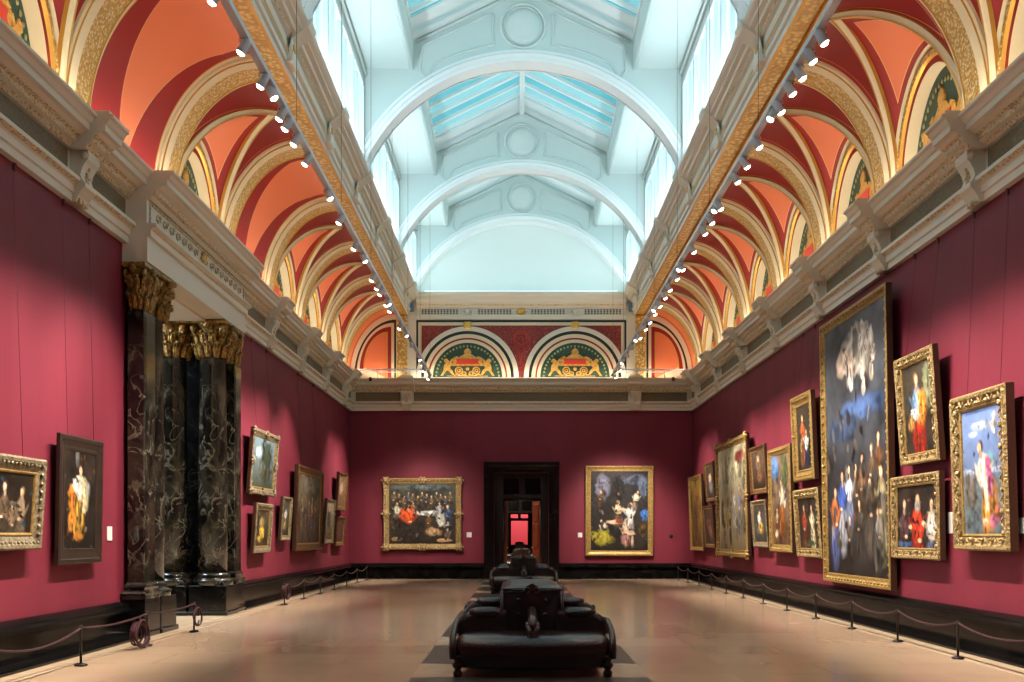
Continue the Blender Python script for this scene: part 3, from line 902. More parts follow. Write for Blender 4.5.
# ------------------------------------------------------------------ portal columns
def column(name, loc, square, w, label, wx=None):
    r = empty(name, loc)
    h0, h1, h2 = .56, .78, 4.82
    b = MB()
    hw = w / 2 + .11
    b.bbox(-hw, hw, -hw, hw, 0, .08, .01); b.bbox(-hw + .03, hw - .03, -hw + .03, hw - .03, .08, h0, .01)
    b.build('pedestal', 'marble_black', r)
    b = MB()
    prof = [(w / 2 + .10, h0), (w / 2 + .10, h0 + .05), (w / 2 + .11, h0 + .08), (w / 2 + .08, h0 + .11), (w / 2 + .03, h0 + .13), (w / 2 + .05, h0 + .17), (w / 2 + .04, h0 + .2), (w / 2, h1 + .02)]
    if square:
        b.loft([[(sx * q, sy * q, z) for sx, sy in ((-1, -1), (1, -1), (1, 1), (-1, 1))] for q, z in prof], 0, False)
    else: b.lathe(prof, 0, 0, 0, 28)
    b.build('base_moulding', 'marble', r)
    b = MB()
    if square:
        b.bbox(-w / 2, w / 2, -w / 2, w / 2, h1, h2, .02)
        for s in (-1, 1):
            b.box(s * w / 2 * 1.0 - .012, s * w / 2 + .012, -w / 2 + .07, w / 2 - .07, h1 + .12, h2 - .1)
    else: b.lathe([(w / 2, h1), (w / 2, h1 + 1.2), (w / 2 - .03, h2), (w / 2 + .0, h2 + .02)], 0, 0, 0, 32)
    b.build('shaft', 'marble', r)
    # corinthian capital: bell, two rows of leaves, corner volutes, abacus
    b = MB(); q = w / 2
    b.lathe([(q - .03, h2), (q - .02, h2 + .35), (q + .06, h2 + .6), (q + .1, h2 + .62)], 0, 0, 0, 20)
    for row, (zz, n, rr) in enumerate(((h2 + .0, 12, q), (h2 + .2, 12, q + .02))):
        for k in range(n):
            a = 2 * PI * (k + .5 * row) / n
            ca, sa = cos(a), sin(a)
            pts = [(rr, 0), (rr + .03, .1), (rr + .05, .2), (rr + .1, .26), (rr + .13, .24)]
            b.tube([(x * ca, x * sa, zz + z) for x, z in pts], [.04, .05, .042, .036, .024], 6)
            for sg in (-1, 1):
                a2 = a + sg * .13
                b.tube([(x * cos(a2), x * sin(a2), zz + z * .85) for x, z in pts], [.022, .03, .028, .022, .014], 5)
    for k in range(4):
        a = PI / 4 + PI / 2 * k
        R = q * 1.12 + .08
        b.tube([((R * .62 + R * .38 * t) * cos(a), (R * .62 + R * .38 * t) * sin(a), h2 + .36 + .22 * t) for t in (0, .3, .6, 1)], [.03, .04, .05, .05], 6)
        b.ball((R * cos(a), R * sin(a), h2 + .52), .075, .075, .08, 8)
        b.ball(((q + .1) * cos(a + PI / 4), (q + .1) * sin(a + PI / 4), h2 + .58), .07, .07, .06, 8)
    b.bbox(-q - .09, q + .09, -q - .09, q + .09, h2 + .61, h2 + .68, .015)
    b.build('capital', 'capital', r)
    if square:                                       # flat pilaster: half depth, its back against the wall
        for ch in r.children:
            me = ch.data
            for v in me.vertices: v.co.x = max(-.186, v.co.x * .55)
            me.update()
    tag(r, label, 'column', 'marble columns of the side opening')
    return r
column('marble_pilaster', (-W + .19, 14.92, 0), True, .46, 'square dark marble pilaster at the near edge of the side opening')
column('marble_column', (-5.90, 15.58, 0), False, .52, 'round dark marble column just behind the near square pilaster')
column('marble_column', (-5.88, 18.88, 0), False, .54, 'round dark marble column before the far square pilaster, on the room side')
column('marble_column', (-6.62, 18.85, 0), False, .54, 'round dark marble column deep in the opening, left of the far column')
column('marble_pilaster', (-W + .19, 19.62, 0), True, .46, 'square dark marble pilaster at the far edge of the side opening')
# lining of the opening and the room beyond
b = MB(); b.box(-W - 1.1, -W + .02, O0 - .02, O1 + .02, 5.46, 5.52); struct(b.build('ceiling_portal', 'cream'))
b = MB()
b.box(-W - 1.1, -W - .01, O0 - .0, O0 + .02, 0, 5.46); b.box(-W - 1.1, -W - .01, O1 - .02, O1, 0, 5.46)
struct(b.build('wall_portal_lining', 'marble_black'))
b = MB(); b.box(-13.1, -13, 8, 27, 0, 6); b.box(-13, -7.03, 7.9, 8, 0, 6); b.box(-13, -7.03, 27, 27.1, 0, 6); struct(b.build('wall_side_room', 'dim_red'))
b = MB(); b.box(-13.1, -7.03, 7.9, 27.1, 6, 6.1); struct(b.build('ceiling_side_room', 'cream'))
b = MB(); b.box(-W - 1.0, -W + .39, O0 + .5, O1 - .5, -.01, .006); struct(b.build('floor_threshold', 'pale_slab'))

# ------------------------------------------------------------------ door to the far rooms
b = MB()
AP = [(0, 0), (-.06, 0), (-.06, .1), (-.1, .13), (-.1, .2), (-.14, .24), (-.14, .33), (-.08, .36), (0, .36)]     # (depth, offset)
for s, x in ((-1, DX0), (1, DX1)):
    b.prism([(x + s * o_, YB + d) for d, o_ in AP], 'z', 0, DZ + .36)
b.prism([(YB + d - .02, DZ + o_) for d, o_ in AP], 'x', DX0 - .36, DX1 + .36)
b.box(DX0 - .37, DX0 + .0, YB - .16, YB, 0, .5); b.box(DX1, DX1 + .37, YB - .16, YB, 0, .5)
struct(b.build('doorframe_main', 'marble_black'))
def screen(name, yc, hw, xc=0, ww=3.0, wz=6.0, top=DZ):
    b = MB()
    b.box(xc - ww, xc - hw, yc, yc + .12, 0, wz); b.box(xc + hw, xc + ww, yc, yc + .12, 0, wz)
    b.box(xc - hw, xc + hw, yc, yc + .12, 3.5, wz); b.box(xc - hw, xc + hw, yc, yc + .12, 2.72, 2.92)
    b.box(xc - .1, xc + .1, yc, yc + .12, 2.92, 3.5)
    for s in (-1, 1):
        b.tube([(xc + s * .1, yc, 2.92), (xc + s * .1, yc, 3.5), (xc + s * hw, yc, 3.5), (xc + s * hw, yc, 2.92)], .03, 6, 0, closed=True)
        b.tube([(xc + s * hw, yc, 0), (xc + s * hw, yc, 2.72)], .05, 6)
    b.tube([(xc - hw, yc, 2.74), (xc + hw, yc, 2.74)], .05, 6)
    r = struct(b.build(name, 'dark_wood'))
    return r
s1 = screen('doorframe_screen', YB + .6, .66, .03)
b = MB()
for s in (-1, 1): b.box(.03 + min(s * .1, s * .66), .03 + max(s * .1, s * .66), YB + .64, YB + .66, 2.92, 3.5)
b.build('pane', 'panel_dark', s1)
b = MB(); b.box(-4.4, -3.05, YB + .59, YB + .7, 0, 6); 
def leaf(name, hx, hy, ang, w=.66):
    r = empty(name, (hx, hy, 0), ang)
    b = MB(); b.box(0, w, -.03, .03, .01, 2.7); b.build('door_panel', 'door_wood', r)
    b = MB()
    for z0, z1 in ((.2, .95), (1.05, 1.9), (2.0, 2.6)):
        for sg in (-1, 1): b.bbox(.12, w - .12, min(sg * .03, sg * .045), max(sg * .03, sg * .045), z0, z1, .006)
    b.build('raised_panel', 'door_wood', r)
    b = MB(); b.ball((w - .06, -.06, 1.05), .03); b.ball((w - .06, .06, 1.05), .03); b.build('door_handle', 'gilt', r)
    return struct(r)
leaf('door_1', .68, YB + .73, PI / 2 + .38); leaf('door_2', -.62, YB + .73, PI / 2 - .12)
s2 = screen('doorframe_second', 58.0, .66, .03, 4.5)
b = MB()
for s in (-1, 1): b.box(.03 + min(s * .1, s * .66), .03 + max(s * .1, s * .66), 58.04, 58.06, 2.92, 3.5)
b.build('pane', 'panel_dark', s2)
s3 = screen('doorframe_third', 85.0, .75, .03, 4.5)
b = MB(); b.box(-4.6, -4.5, YB + .7, 97, 0, 6.5); b.box(4.5, 4.6, YB + .7, 97, 0, 6.5); struct(b.build('wall_far_rooms', 'dim_red'))
b = MB(); b.box(-4.6, 4.6, YB + .6, 97, 6.0, 6.1); struct(b.build('ceiling_far_rooms', 'dim_red'))
b = MB(); b.box(-4.6, 4.6, 97, 97.1, 0, 6.5); struct(b.build('wall_far_end', 'pink_wall'))

# ------------------------------------------------------------------ settees
def settee():
    r = empty('settee')
    leather, wood = 'leather', 'dark_wood'
    for sg in (-1, 1):                                   # end seats
        rings = []
        N = 20
        def outline(off, z):
            pts = []
            for i in range(N + 1):
                t = -1 + 2 * i / N
                pts.append((t * (.81 - off), sg * (1.44 + .14 * (1 - t * t) - off), z))
            pts += [(.81 - off, sg * .92, z), (-.81 + off, sg * .92, z)]
            return pts if sg > 0 else pts
        b = MB(); b.loft([outline(.05, .09), outline(.015, .12), outline(-.02, .30), outline(.01, .40), outline(.07, .435), outline(.2, .45)], 0, True)
        b.build('end_seat', 'leather_shiny', r)
    for s in (-1, 1):                                    # side seats
        b = MB(); b.bbox(min(s * .3, s * .8), max(s * .3, s * .8), -.84, .84, .19, .44, .05, 0, False); b.build('side_seat', 'leather_shiny', r)
    b = MB()                                             # tall centre back with rounded shoulders
    def q(w, d, z, c=.1): return [(-w + c, -d, z), (w - c, -d, z), (w, -d + c, z), (w, d - c, z), (w - c, d, z), (-w + c, d, z), (-w, d - c, z), (-w, -d + c, z)]
    b.loft([q(.33, .9, .3, .03), q(.335, .9, .6, .03), q(.33, .89, .86, .03), q(.30, .87, .91, .04), q(.24, .8, .935, .05)], 0, False)
    b.tube([(-.33, -.9, .88), (.33, -.9, .88), (.33, .9, .88), (-.33, .9, .88)], .022, 8, 0, closed=True)
    for sg in (-1, 1):
        for s in (-1, 1): b.tube([(s * .33, sg * .9, .45), (s * .33, sg * .9, .88)], .02, 8)
    b.build('centre_back', leather, r)
    b = MB()
    for s in (-1, 1):
        for i in range(5):
            for j in range(2): b.ball((s * .335, -.64 + .32 * i, .58 + .17 * j), .018, .025, .025, 6, 0, 4)
    for sg in (-1, 1):
        for i in range(2):
            for j in range(2): b.ball((-.15 + .3 * i, sg * .905, .62 + .16 * j), .025, .018, .025, 6, 0, 4)
    b.build('button', leather, r)
    for s in (-1, 1):
        for sg in (-1, 1):                               # shouldered arm panels with a roll on top
            prof = [(.28, .2), (.80, .2), (.81, .42)] + [(.56 + .25 * cos(a * PI / 16), .42 + .2 * sin(a * PI / 16)) for a in range(1, 9)] + [(.28, .62)]
            b = MB(); b.prism([(s * x, z) for x, z in prof], 'y', sg * .89 - .06, sg * .89 + .06)
            b.tube([(s * x, sg * .89, z - .01) for x, z in prof[2:]], .065, 8)
            arm = b.build('arm', leather, r)
            b = MB(); b.tube([(s * (.33 + .36 * t / 6), sg * .89, .628) for t in range(7)], [.05, .07, .075, .075, .075, .07, .05], 10); b.build('arm_pad', 'leather_shiny', arm)
            b = MB()                                     # curved wooden side rail down to the front corner
            b.tube([(s * .80, sg * .9, .56), (s * .82, sg * 1.08, .56), (s * .835, sg * 1.28, .50), (s * .84, sg * 1.42, .42), (s * .84, sg * 1.48, .30), (s * .835, sg * 1.48, .2)], [.035, .035, .035, .035, .04, .04], 8)
            b.build('side_rail', wood, r)
            b = MB(); b.lathe([(.03, 0), (.045, .01), (.05, .05), (.03, .08), (.055, .11), (.06, .14), (.035, .16), (.05, .2), (.06, .23)], s * .79, sg * 1.42, 0, 12)
            b.build('leg', wood, r)
            b = MB(); b.lathe([(.03, 0), (.045, .01), (.05, .05), (.03, .08), (.055, .11), (.06, .14), (.035, .16), (.05, .2), (.05, .23)], s * .74, sg * .5, 0, 12)
            b.build('leg', wood, r)
    for sg in (-1, 1):                                   # scrolled divider in the middle of each end seat
        b = MB()
        side = [(.88, .4), (.88, .66), (.98, .665), (1.1, .64), (1.22, .60), (1.32, .605), (1.41, .59), (1.46, .55), (1.46, .49), (1.42, .45), (1.36, .43), (1.3, .4)]
        b.prism([(sg * y, z) for y, z in side], 'x', -.045, .045)
        b.tube([(0, sg * y, z) for y, z in side[1:9]], .05, 8)
        b.lathe([(.0, -.075), (.04, -.075), (.06, -.06), (.06, .06), (.04, .075), (0, .075)], 0, sg * 1.41, .525, 14, 0, True, 'x')
        for q_ in (-.05, .05): b.tube([(q_, sg * 1.47, .54), (q_ * .5, sg * 1.50, .47), (0, sg * 1.49, .36), (0, sg * 1.5, .28)], [.03, .03, .022, .012], 6)
        b.prism([(-.05, .64), (.05, .64), (.06, .8), (.1, .88), (.07, .93), (.0, .965), (-.07, .93), (-.1, .88), (-.06, .8)], 'y', sg * .93 - .03, sg * .93 + .03)
        for q_ in (-.05, .05): b.tube([(q_ + .03 * cos(a_), sg * .965, .885 + .03 * sin(a_)) for a_ in range(6)], .012, 5, 0, closed=True)
        b.build('divider_scroll', wood, r)
    b = MB(); b.bbox(-.78, .78, -.9, .9, .12, .2, .01); b.build('base_frame', wood, r)
    return r
so = settee()
for k, (y, lab) in enumerate(((11.95, 'dark oxblood leather gallery settee nearest the front, in the middle of the floor'), (26.95, 'dark leather gallery settee before the far doorway, beyond the nearest settee'),
                (42.5, 'dark leather settee seen through the doorway, in the next room'), (64.0, 'dark leather settee far through the second doorway'), (82.0, 'dark settee silhouetted before the rose wall at the end of the far rooms'))):
    o = so if k == 0 else copy_tree(so)
    o.location = (.03, y, 0.004)
    tag(o, lab, 'settee', 'settees down the middle')

# ------------------------------------------------------------------ rope barriers
def post_proto():
    r = empty('barrier_post')
    b = MB(); b.lathe([(.075, 0), (.075, .012), (.05, .022), (.02, .03), (.0, .03)], 0, 0, 0, 16); b.build('base', 'iron', r)
    b = MB(); b.lathe([(.014, .02), (.014, .43), (.02, .435), (.02, .45), (.012, .46)], 0, 0, 0, 10); pl = b.build('pole', 'iron', r)
    b = MB(); b.tube([(.02 * cos(a * PI / 4), .02 * sin(a * PI / 4), .43) for a in range(8)], .006, 5, 0, closed=True); b.build('rope_eye', 'iron', pl)
    return r
pp = post_proto(); pused = [False]
def post(x, y, label, group):
    o = pp if not pused[0] else copy_tree(pp)
    pused[0] = True; o.location = (x, y, 0.006)
    tag(o, label, 'barrier post', group)
def rope(p, q, sag, label, group):
    b = MB(); n = 14
    b.tube([(p[0] + (q[0] - p[0]) * t / n, p[1] + (q[1] - p[1]) * t / n, .435 - sag * 4 * (t / n) * (1 - t / n)) for t in range(n + 1)], .013, 6)
    o = b.build('barrier_rope', 'rope'); tag(o, label, 'rope', group)
RX, LX = 5.2, -5.13
ry = [12.1 + 1.92 * k for k in range(12)]
for k, y in enumerate(ry):
    post(RX, y, 'low bronze barrier post by the right wall, %s from the front' % ORD[k], 'barrier posts along the right wall')
rope((RX, 10.2), (RX, ry[0]), .09, 'crimson barrier rope running out of view before the first right-hand post', 'barrier ropes along the right wall')
for k in range(11):
    rope((RX, ry[k] + .01), (RX, ry[k + 1] - .01), .09, 'crimson barrier rope after the %s post by the right wall' % ORD[k], 'barrier ropes along the right wall')
ly = [11.45, 13.5, 15.46]
lf = [21.45, 23.4, 25.35, 27.3, 29.25, 31.2, 33.15]
for k, y in enumerate(ly): post(LX, y, ['low bronze barrier post at the front left, before the dark framed picture', 'low bronze barrier post with a rope coil, before the near marble pilaster', 'low bronze barrier post with hanging loops, in front of the side opening'][k], 'barrier posts along the left wall')
for k, y in enumerate(lf): post(LX, y, 'low bronze barrier post by the left wall, %s beyond the marble columns' % ORD[k], 'barrier posts along the left wall')
rope((LX, 9.4), (LX, ly[0]), .12, 'crimson barrier rope running out of view before the first left-hand post', 'barrier ropes along the left wall')
rope((LX, ly[0] + .01), (LX, ly[1] - .01), .04, 'crimson barrier rope between the front left post and the rope coil', 'barrier ropes along the left wall')
rope((LX, ly[1] + .01), (LX, ly[2] - .01), .03, 'crimson barrier rope crossing before the near marble pilaster', 'barrier ropes along the left wall')
for k in range(6): rope((LX, lf[k] + .01), (LX, lf[k + 1] - .01), .09, 'crimson barrier rope after the %s post beyond the marble columns' % ORD[k], 'barrier ropes along the left wall')
def coil(x, y, z, r, n, label, m='rope'):
    b = MB(); rnd = random.Random(int(y * 10)); pts = []
    for k in range(n * 14):
        a = 2 * PI * k / 14
        rr = r * (1 + .18 * sin(a * .31 + k) * .5)
        pts.append((x + .05 * sin(a * .23), y + rr * cos(a) * (1 + .1 * sin(k * .13)), z + rr * .8 * sin(a) + .02 * sin(k * .4)))
    b.tube(pts, .014, 6)
    b.tube([(x, y, .43), (x, y + .02, z + r * .8)], .014, 6)
    o = b.build('rope_coil', m); tag(o, label, 'rope', 'coiled ropes hung on barrier posts')
coil(LX + .03, 13.15, .2, .2, 5, 'crimson rope looped into a coil beside the near marble pilaster')
coil(LX + .03, 15.42, .24, .15, 2, 'dark rope hanging in loops on the post at the side opening', 'rope')
coil(LX + .03, 21.45, .28, .18, 5, 'dark coil of rope on the post just beyond the marble columns', 'rope')

# ------------------------------------------------------------------ lighting tracks and spotlights
TX, TZ = 3.02, 6.8
for s, nm in ((1, 'right'), (-1, 'left')):
    r = empty('lighting_track', (s * TX, 0, TZ))
    b = MB(); b.box(-.042, .042, 2, 33.2, -.035, .03); b.box(-.02, .02, 2, 33.2, .03, .05); b.build('rail', 'track', r)
    for y in [33.0 - 1.66 * 2 * k for k in range(10)]:
        b = MB(); b.tube([(0, y, .04), (0, y, 12.1 - TZ)], .004, 5); b.build('suspension_wire', 'wire', r)
    tag(r, 'long silver lighting track hung on wires along the %s side, under the gilded beam' % nm, 'lighting track', 'lighting tracks')
def spot_proto():
    r = empty('track_spotlight')
    b = MB(); b.lathe([(.025, .07), (.045, .055), (.048, -.05), (.055, -.06), (.055, -.09), (.045, -.09)], 0, 0, 0, 14); lb = b.build('lamp_body', 'lamp_body', r)
    b = MB(); b.lathe([(.0, -.115), (.03, -.11), (.047, -.09), (0, -.085)], 0, 0, 0, 14); b.build('lens', 'lens', lb)
    b = MB(); b.tube([(0, .06, .0), (0, .08, .03), (0, .04, .08), (0, 0, .1)], .01, 6); b.build('arm_bracket', 'track', r)
    return r
sp = spot_proto(); spused = [False]
WALL_E, BACK_E, LANT_E, FLOOR_FILL_E = 980.0, 1250.0, 560.0, 230.0
def spot(x, y, tgt, energy, label, group, ang=60):
    o = sp if not spused[0] else copy_tree(sp)
    spused[0] = True
    p = Vector((x, y, TZ - .11)); d = (Vector(tgt) - p).normalized()
    qd = d.to_track_quat('-Z', 'Y')
    o.location = p; o.rotation_mode = 'QUATERNION'; o.rotation_quaternion = qd
    tag(o, label, 'spotlight', group)
    l = bpy.data.lights.new('spot beam', 'SPOT'); l.energy = energy; l.color = (1.0, .9, .78)
    l.spot_size = math.radians(ang); l.spot_blend = .75; l.shadow_soft_size = .06
    lo = bpy.data.objects.new('spot_beam', l); COL.objects.link(lo)
    lo.location = p + d * .2; lo.rotation_euler = qd.to_euler()
RS = [6.5, 8.2, 9.4, 10.4, 10.8, 11.2, 11.6, 12.1, 13.2, 13.9, 14.5, 15.7, 16.4, 17.0, 18.1, 19.3, 20.0, 20.9, 21.6, 22.4, 23.2, 24.1, 24.9, 26.0, 27.5, 28.7, 30.0, 31.1, 32.5]
LS = [6.5, 8.2, 9.6, 10.6, 11.4, 12.3, 12.6, 13.1, 13.8, 16.4, 17.9, 20.1, 20.8, 21.3, 22.3, 22.9, 24.8, 27.2, 30.0, 31.3, 32.8]
for s, ys, nm in ((1, RS, 'right'), (-1, LS, 'left')):
    tot = len(ys)
    for i, y in enumerate(ys):
        lo_ = ys[i - 1] if i else y - 1.5; hi = ys[i + 1] if i < tot - 1 else y + 1.2
        share = (hi - lo_) / 2
        lab = 'lit pale grey spotlight on the %s track, %s from the far end' % (nm, ORD[tot - 1 - i])
        grp = 'spotlights on the %s track' % nm
        if 27.0 <= y <= 30.5:
            spot(s * TX, y, (s * 3.4, YB, 1.7), BACK_E, lab, grp, 40)
        else:
            jit = random.uniform(-.25, .25)
            spot(s * TX, y, (s * 5.9, y + jit, 1.65), WALL_E * min(share, 1.6), lab, grp)

for s in (1, -1):  # extra spotlights added to brighten the middle of the floor
    for y in (8.5, 12.0, 15.5, 19.0, 22.5, 26.0, 29.5):
        p = Vector((s * TX, y + .3 * s, TZ - .11)); d = (Vector((-s * .6, y, 0)) - p).normalized()
        o = copy_tree(sp); o.location = p; o.rotation_mode = 'QUATERNION'; o.rotation_quaternion = d.to_track_quat('-Z', 'Y')
        tag(o, 'added spotlight on the %s track turned down to the floor, %s from far end' % ('right' if s > 0 else 'left', ORD[int((29.5 - y) / 3.5)]), 'spotlight', 'added floor fill spotlights')
        l = bpy.data.lights.new('floor fill beam', 'SPOT'); l.energy = FLOOR_FILL_E; l.color = (1.0, .9, .76); l.spot_size = math.radians(84); l.spot_blend = .8; l.shadow_soft_size = .08
        lo = bpy.data.objects.new('floor_fill_beam', l); COL.objects.link(lo); lo.location = p + d * .2; lo.rotation_euler = d.to_track_quat('-Z', 'Y').to_euler()
# light strips lying on top of the cornice
for s, nm in ((1, 'right'), (-1, 'left')):
    b = MB(); b.box(s * 5.66 - .02, s * 5.66 + .02, YF + .2, YB - .4, 6.85, 6.88)
    o = b.build('cornice_light_strip', 'led'); tag(o, 'warm light strip lying along the top of the %s cornice' % nm, 'light strip', 'cornice light strips')
    l = bpy.data.lights.new('cornice wash', 'AREA'); l.shape = 'RECTANGLE'; l.size = .06; l.size_y = YB - YF - .6; l.energy = 340; l.color = (1.0, .87, .68)
    lo = bpy.data.objects.new('cornice_wash', l); COL.objects.link(lo); lo.location = (s * 5.62, (YB + YF) / 2, 6.9); lo.rotation_euler = (0, PI - s * -.25, 0)
b = MB(); b.box(-5.4, 5.4, YB - .28, YB - .24, 6.85, 6.88)
o = b.build('cornice_light_strip', 'led'); tag(o, 'warm light strip lying along the top of the far wall cornice', 'light strip', 'cornice light strips')
l = bpy.data.lights.new('cornice wash', 'AREA'); l.shape = 'RECTANGLE'; l.size = 10.6; l.size_y = .06; l.energy = 70; l.color = (1.0, .86, .66)
lo = bpy.data.objects.new('cornice_wash', l); COL.objects.link(lo); lo.location = (0, YB - .3, 6.9); lo.rotation_euler = (PI - .2, 0, 0)
# cool wash lamps lying on top of the lantern beams
for s, nm in ((1, 'right'), (-1, 'left')):
    cuts = [(ARCHES[0] + .9, YB - 1.0)] + [(ARCHES[q + 1] + .9, ARCHES[q] - .9) for q in range(4)] + [(YF + .2, ARCHES[4] - .9)]
    for q, (ya, yb) in enumerate(cuts):
        b = MB(); b.box(s * 3.56 - .02, s * 3.56 + .02, ya, yb, 9.8, 9.83)
        o = b.build('beam_light_strip', 'led_cool'); tag(o, 'cool light strip on top of the %s beam, below its %s group of windows from far end' % (nm, ORD[q]), 'light strip', 'lantern light strips')
        l = bpy.data.lights.new('lantern wash', 'AREA'); l.shape = 'RECTANGLE'; l.size = .08; l.size_y = yb - ya; l.energy = LANT_E * (yb - ya) / 30; l.color = (.80, .95, 1.0)
        lo = bpy.data.objects.new('lantern_wash', l); COL.objects.link(lo); lo.location = (s * 3.54, (ya + yb) / 2, 9.86); lo.rotation_euler = (0, PI - s * .35, 0)
b = MB(); b.box(-3.3, 3.3, YB - .40, YB - .36, 9.8, 9.83)  # unseen strip added to brighten the concave end lunette
o = b.build('added_attic_strip', 'led_cool'); tag(o, 'added cool white light strip lying below the plaster lunette on the far wall', 'light strip', 'lantern light strips')
l = bpy.data.lights.new('attic fill', 'AREA'); l.shape = 'RECTANGLE'; l.size = 6.4; l.size_y = .08; l.energy = 34; l.color = (.80, .95, 1.0)
lo = bpy.data.objects.new('attic_fill', l); COL.objects.link(lo); lo.location = (0, YB - .38, 9.86); lo.rotation_euler = (PI - .5, 0, 0)
# horizontal lamp bars standing on the far cornice and small cameras under them
for s, nm in ((1, 'right'), (-1, 'left')):
    r = empty('lamp_bar', (s * 4.45, YB - .35, 6.85))
    b = MB(); b.tube([(-1.35, 0, .3), (1.35, 0, .3)], .025, 6); b.tube([(-1.35, 0, .22), (1.35, 0, .22)], .012, 6); b.build('bar', 'track', r)
    b = MB()
    for x in (-1.3, -.45, .45, 1.3): b.tube([(x, 0, 0), (x, 0, .32)], .015, 6)
    b.build('upright', 'track', r)
    tag(r, 'slim metal lamp bar standing on the far cornice, at its %s end' % nm, 'lamp bar', 'lamp bars on the far cornice')
    r = empty('security_camera', (s * 5.15 + .02, YB - .5, 6.72))
    b = MB(); b.lathe([(.03, .14), (.06, .12), (.06, .06), (.05, .03), (0, .0)], 0, 0, 0, 12); b.build('housing', 'cctv', r)
    b = MB(); b.box(-.02, .02, -.02, .1, .1, .16); b.build('mount', 'cctv', r)
    tag(r, 'small dark camera under the far cornice near the %s corner' % nm, 'camera', 'cameras on the far cornice')

# ------------------------------------------------------------------ pictures
import numpy as np
def vnoise(rs, U, V, n):
    """smooth value noise on an n-cell grid"""
    g = rs.uniform(-1, 1, (n + 2, n + 2))
    x, y = U * n, V * n
    i, j = np.floor(x).astype(int).clip(0, n), np.floor(y).astype(int).clip(0, n)
    fx, fy = x - i, y - j
    fx, fy = fx * fx * (3 - 2 * fx), fy * fy * (3 - 2 * fy)
    return (g[j, i] * (1 - fx) + g[j, i + 1] * fx) * (1 - fy) + (g[j + 1, i] * (1 - fx) + g[j + 1, i + 1] * fx) * fy
def make_canvas(w, h, base, blobs, seed, res=44):
    nx = int(max(40, min(130, w * res))); nz = int(max(50, min(210, h * res)))
    rs = np.random.RandomState(seed)
    U, V = np.meshgrid(np.linspace(0, 1, nx + 1), np.linspace(0, 1, nz + 1))
    asp = h / w
    Q = V * asp / max(1, asp); P = U / max(1, asp)
    n1, n2, n3 = vnoise(rs, P, Q, 5), vnoise(rs, P, Q, 14), vnoise(rs, P, Q, 34)
    top, bot = [np.array(shade(c)[:3]) for c in base]
    C = top + (bot - top) * V[..., None]
    light = top.mean() > .12
    amp = .4 if light else 1.0
    C = C * (1 + amp * (.6 * n1 + .4 * n2 + .22 * n3))[..., None]
    def dab(u, v, ru, rv, col, sh, edge, lit):
        nonlocal C
        du = (U - u - sh * (V - v)) / ru; dv = (V - v) / rv
        q = np.sqrt(du * du + dv * dv) + edge * (.6 * n2 + .5 * n3 + .3 * n1)
        k = np.clip((1.05 - q) / .35, 0, 1)[..., None]
        l = np.clip(1 + lit * (-.55 * du - .4 * dv) + .5 * n3 + .35 * n2, .2, 1.5)[..., None]
        C = C * (1 - k) + k * np.array(shade(col)[:3]) * l
    def figure(u, v, hh, c1, c2, lean=0.0, skin=(214, 176, 140)):
        """a small robed figure: skirt, body, sleeves, neck, head and hair"""
        a = asp * hh
        hair = (58, 38, 26) if rs.rand() < .7 else (120, 96, 70)
        side = 1 if rs.rand() < .5 else -1
        X = lambda t: u + lean * hh * t * asp
        dark = lambda c, f: tuple(int(q * f) for q in c)
        dab(X(.72), v + .72 * hh, .19 * a, .30 * hh, dark(c2, .8), -lean * .6, .35, .5)
        for q in range(6):
            dab(X(.7) + a * rs.uniform(-.13, .13), v + hh * rs.uniform(.55, .9), .022 * a, .14 * hh, dark(c2, rs.choice([.45, .6, 1.15])), rs.uniform(-.35, .35) / max(.5, asp), .3, .2)
        dab(X(.34), v + .34 * hh, .135 * a, .19 * hh, c1, -lean * .5, .3, .5)
        for q in range(4):
            dab(X(.34) + a * rs.uniform(-.09, .09), v + hh * rs.uniform(.25, .45), .018 * a, .09 * hh, dark(c1, rs.choice([.5, .7, 1.2])), rs.uniform(-.4, .4), .3, .2)
        dab(X(.36) + side * .12 * a, v + .37 * hh, .045 * a, .14 * hh, dark(c1, .85), side * -.5 * asp, .25, .4)
        dab(X(.36) - side * .13 * a, v + .35 * hh, .04 * a, .12 * hh, dark(c1, .7), side * .7 * asp, .25, .4)
        dab(X(.46) + side * .05 * a, v + .47 * hh, .05 * a, .025 * hh, skin, 0, .2, .3)
        dab(X(.18), v + .175 * hh, .035 * a, .05 * hh, dark(skin, .8), 0, .15, .3)
        dab(X(.09) - side * .012 * a, v + .075 * hh, .068 * a, .075 * hh, hair, 0, .2, .2)
        dab(X(.09) + side * .012 * a, v + .095 * hh, .048 * a, .062 * hh, skin, 0, .12, .6)
    for x in blobs:
        if x[0] == 'fig':
            figure(*x[1:]); continue
        u, v, ru, rv, c = x[:5]; sh = x[5] if len(x) > 5 else 0
        dab(u, v, ru, rv, c, sh, .5, .55)
        if ru * rv < .008: continue
        for q in range(6):
            a = rs.uniform(0, 2 * PI); t = rs.uniform(.1, .8)
            f = rs.choice([.6, .75, .88, 1.12, 1.25])
            cc = tuple(min(250, int(z * f)) for z in c)
            dab(u + ru * t * cos(a), v + rv * t * sin(a), ru * rs.uniform(.08, .2), rv * rs.uniform(.35, .8), cc, rs.uniform(-.4, .4), .5, .2)
    # small half-lost shapes over the whole canvas
    pal = [x[4] for x in blobs if len(x) > 4] + [tuple(int(q * 1.6) for q in base[0]), tuple(int(q * .6) for q in base[1])]
    for q in range(10 if light else 45):
        c = pal[rs.randint(len(pal))]; f = rs.uniform(.3, .6)
        dab(rs.uniform(0, 1), min(1, abs(rs.normal(.6, .25))), rs.uniform(.01, .035), rs.uniform(.012, .05) / max(1, asp) ** .5, tuple(int(z * f) for z in c), rs.uniform(-.6, .6), .6, .3)
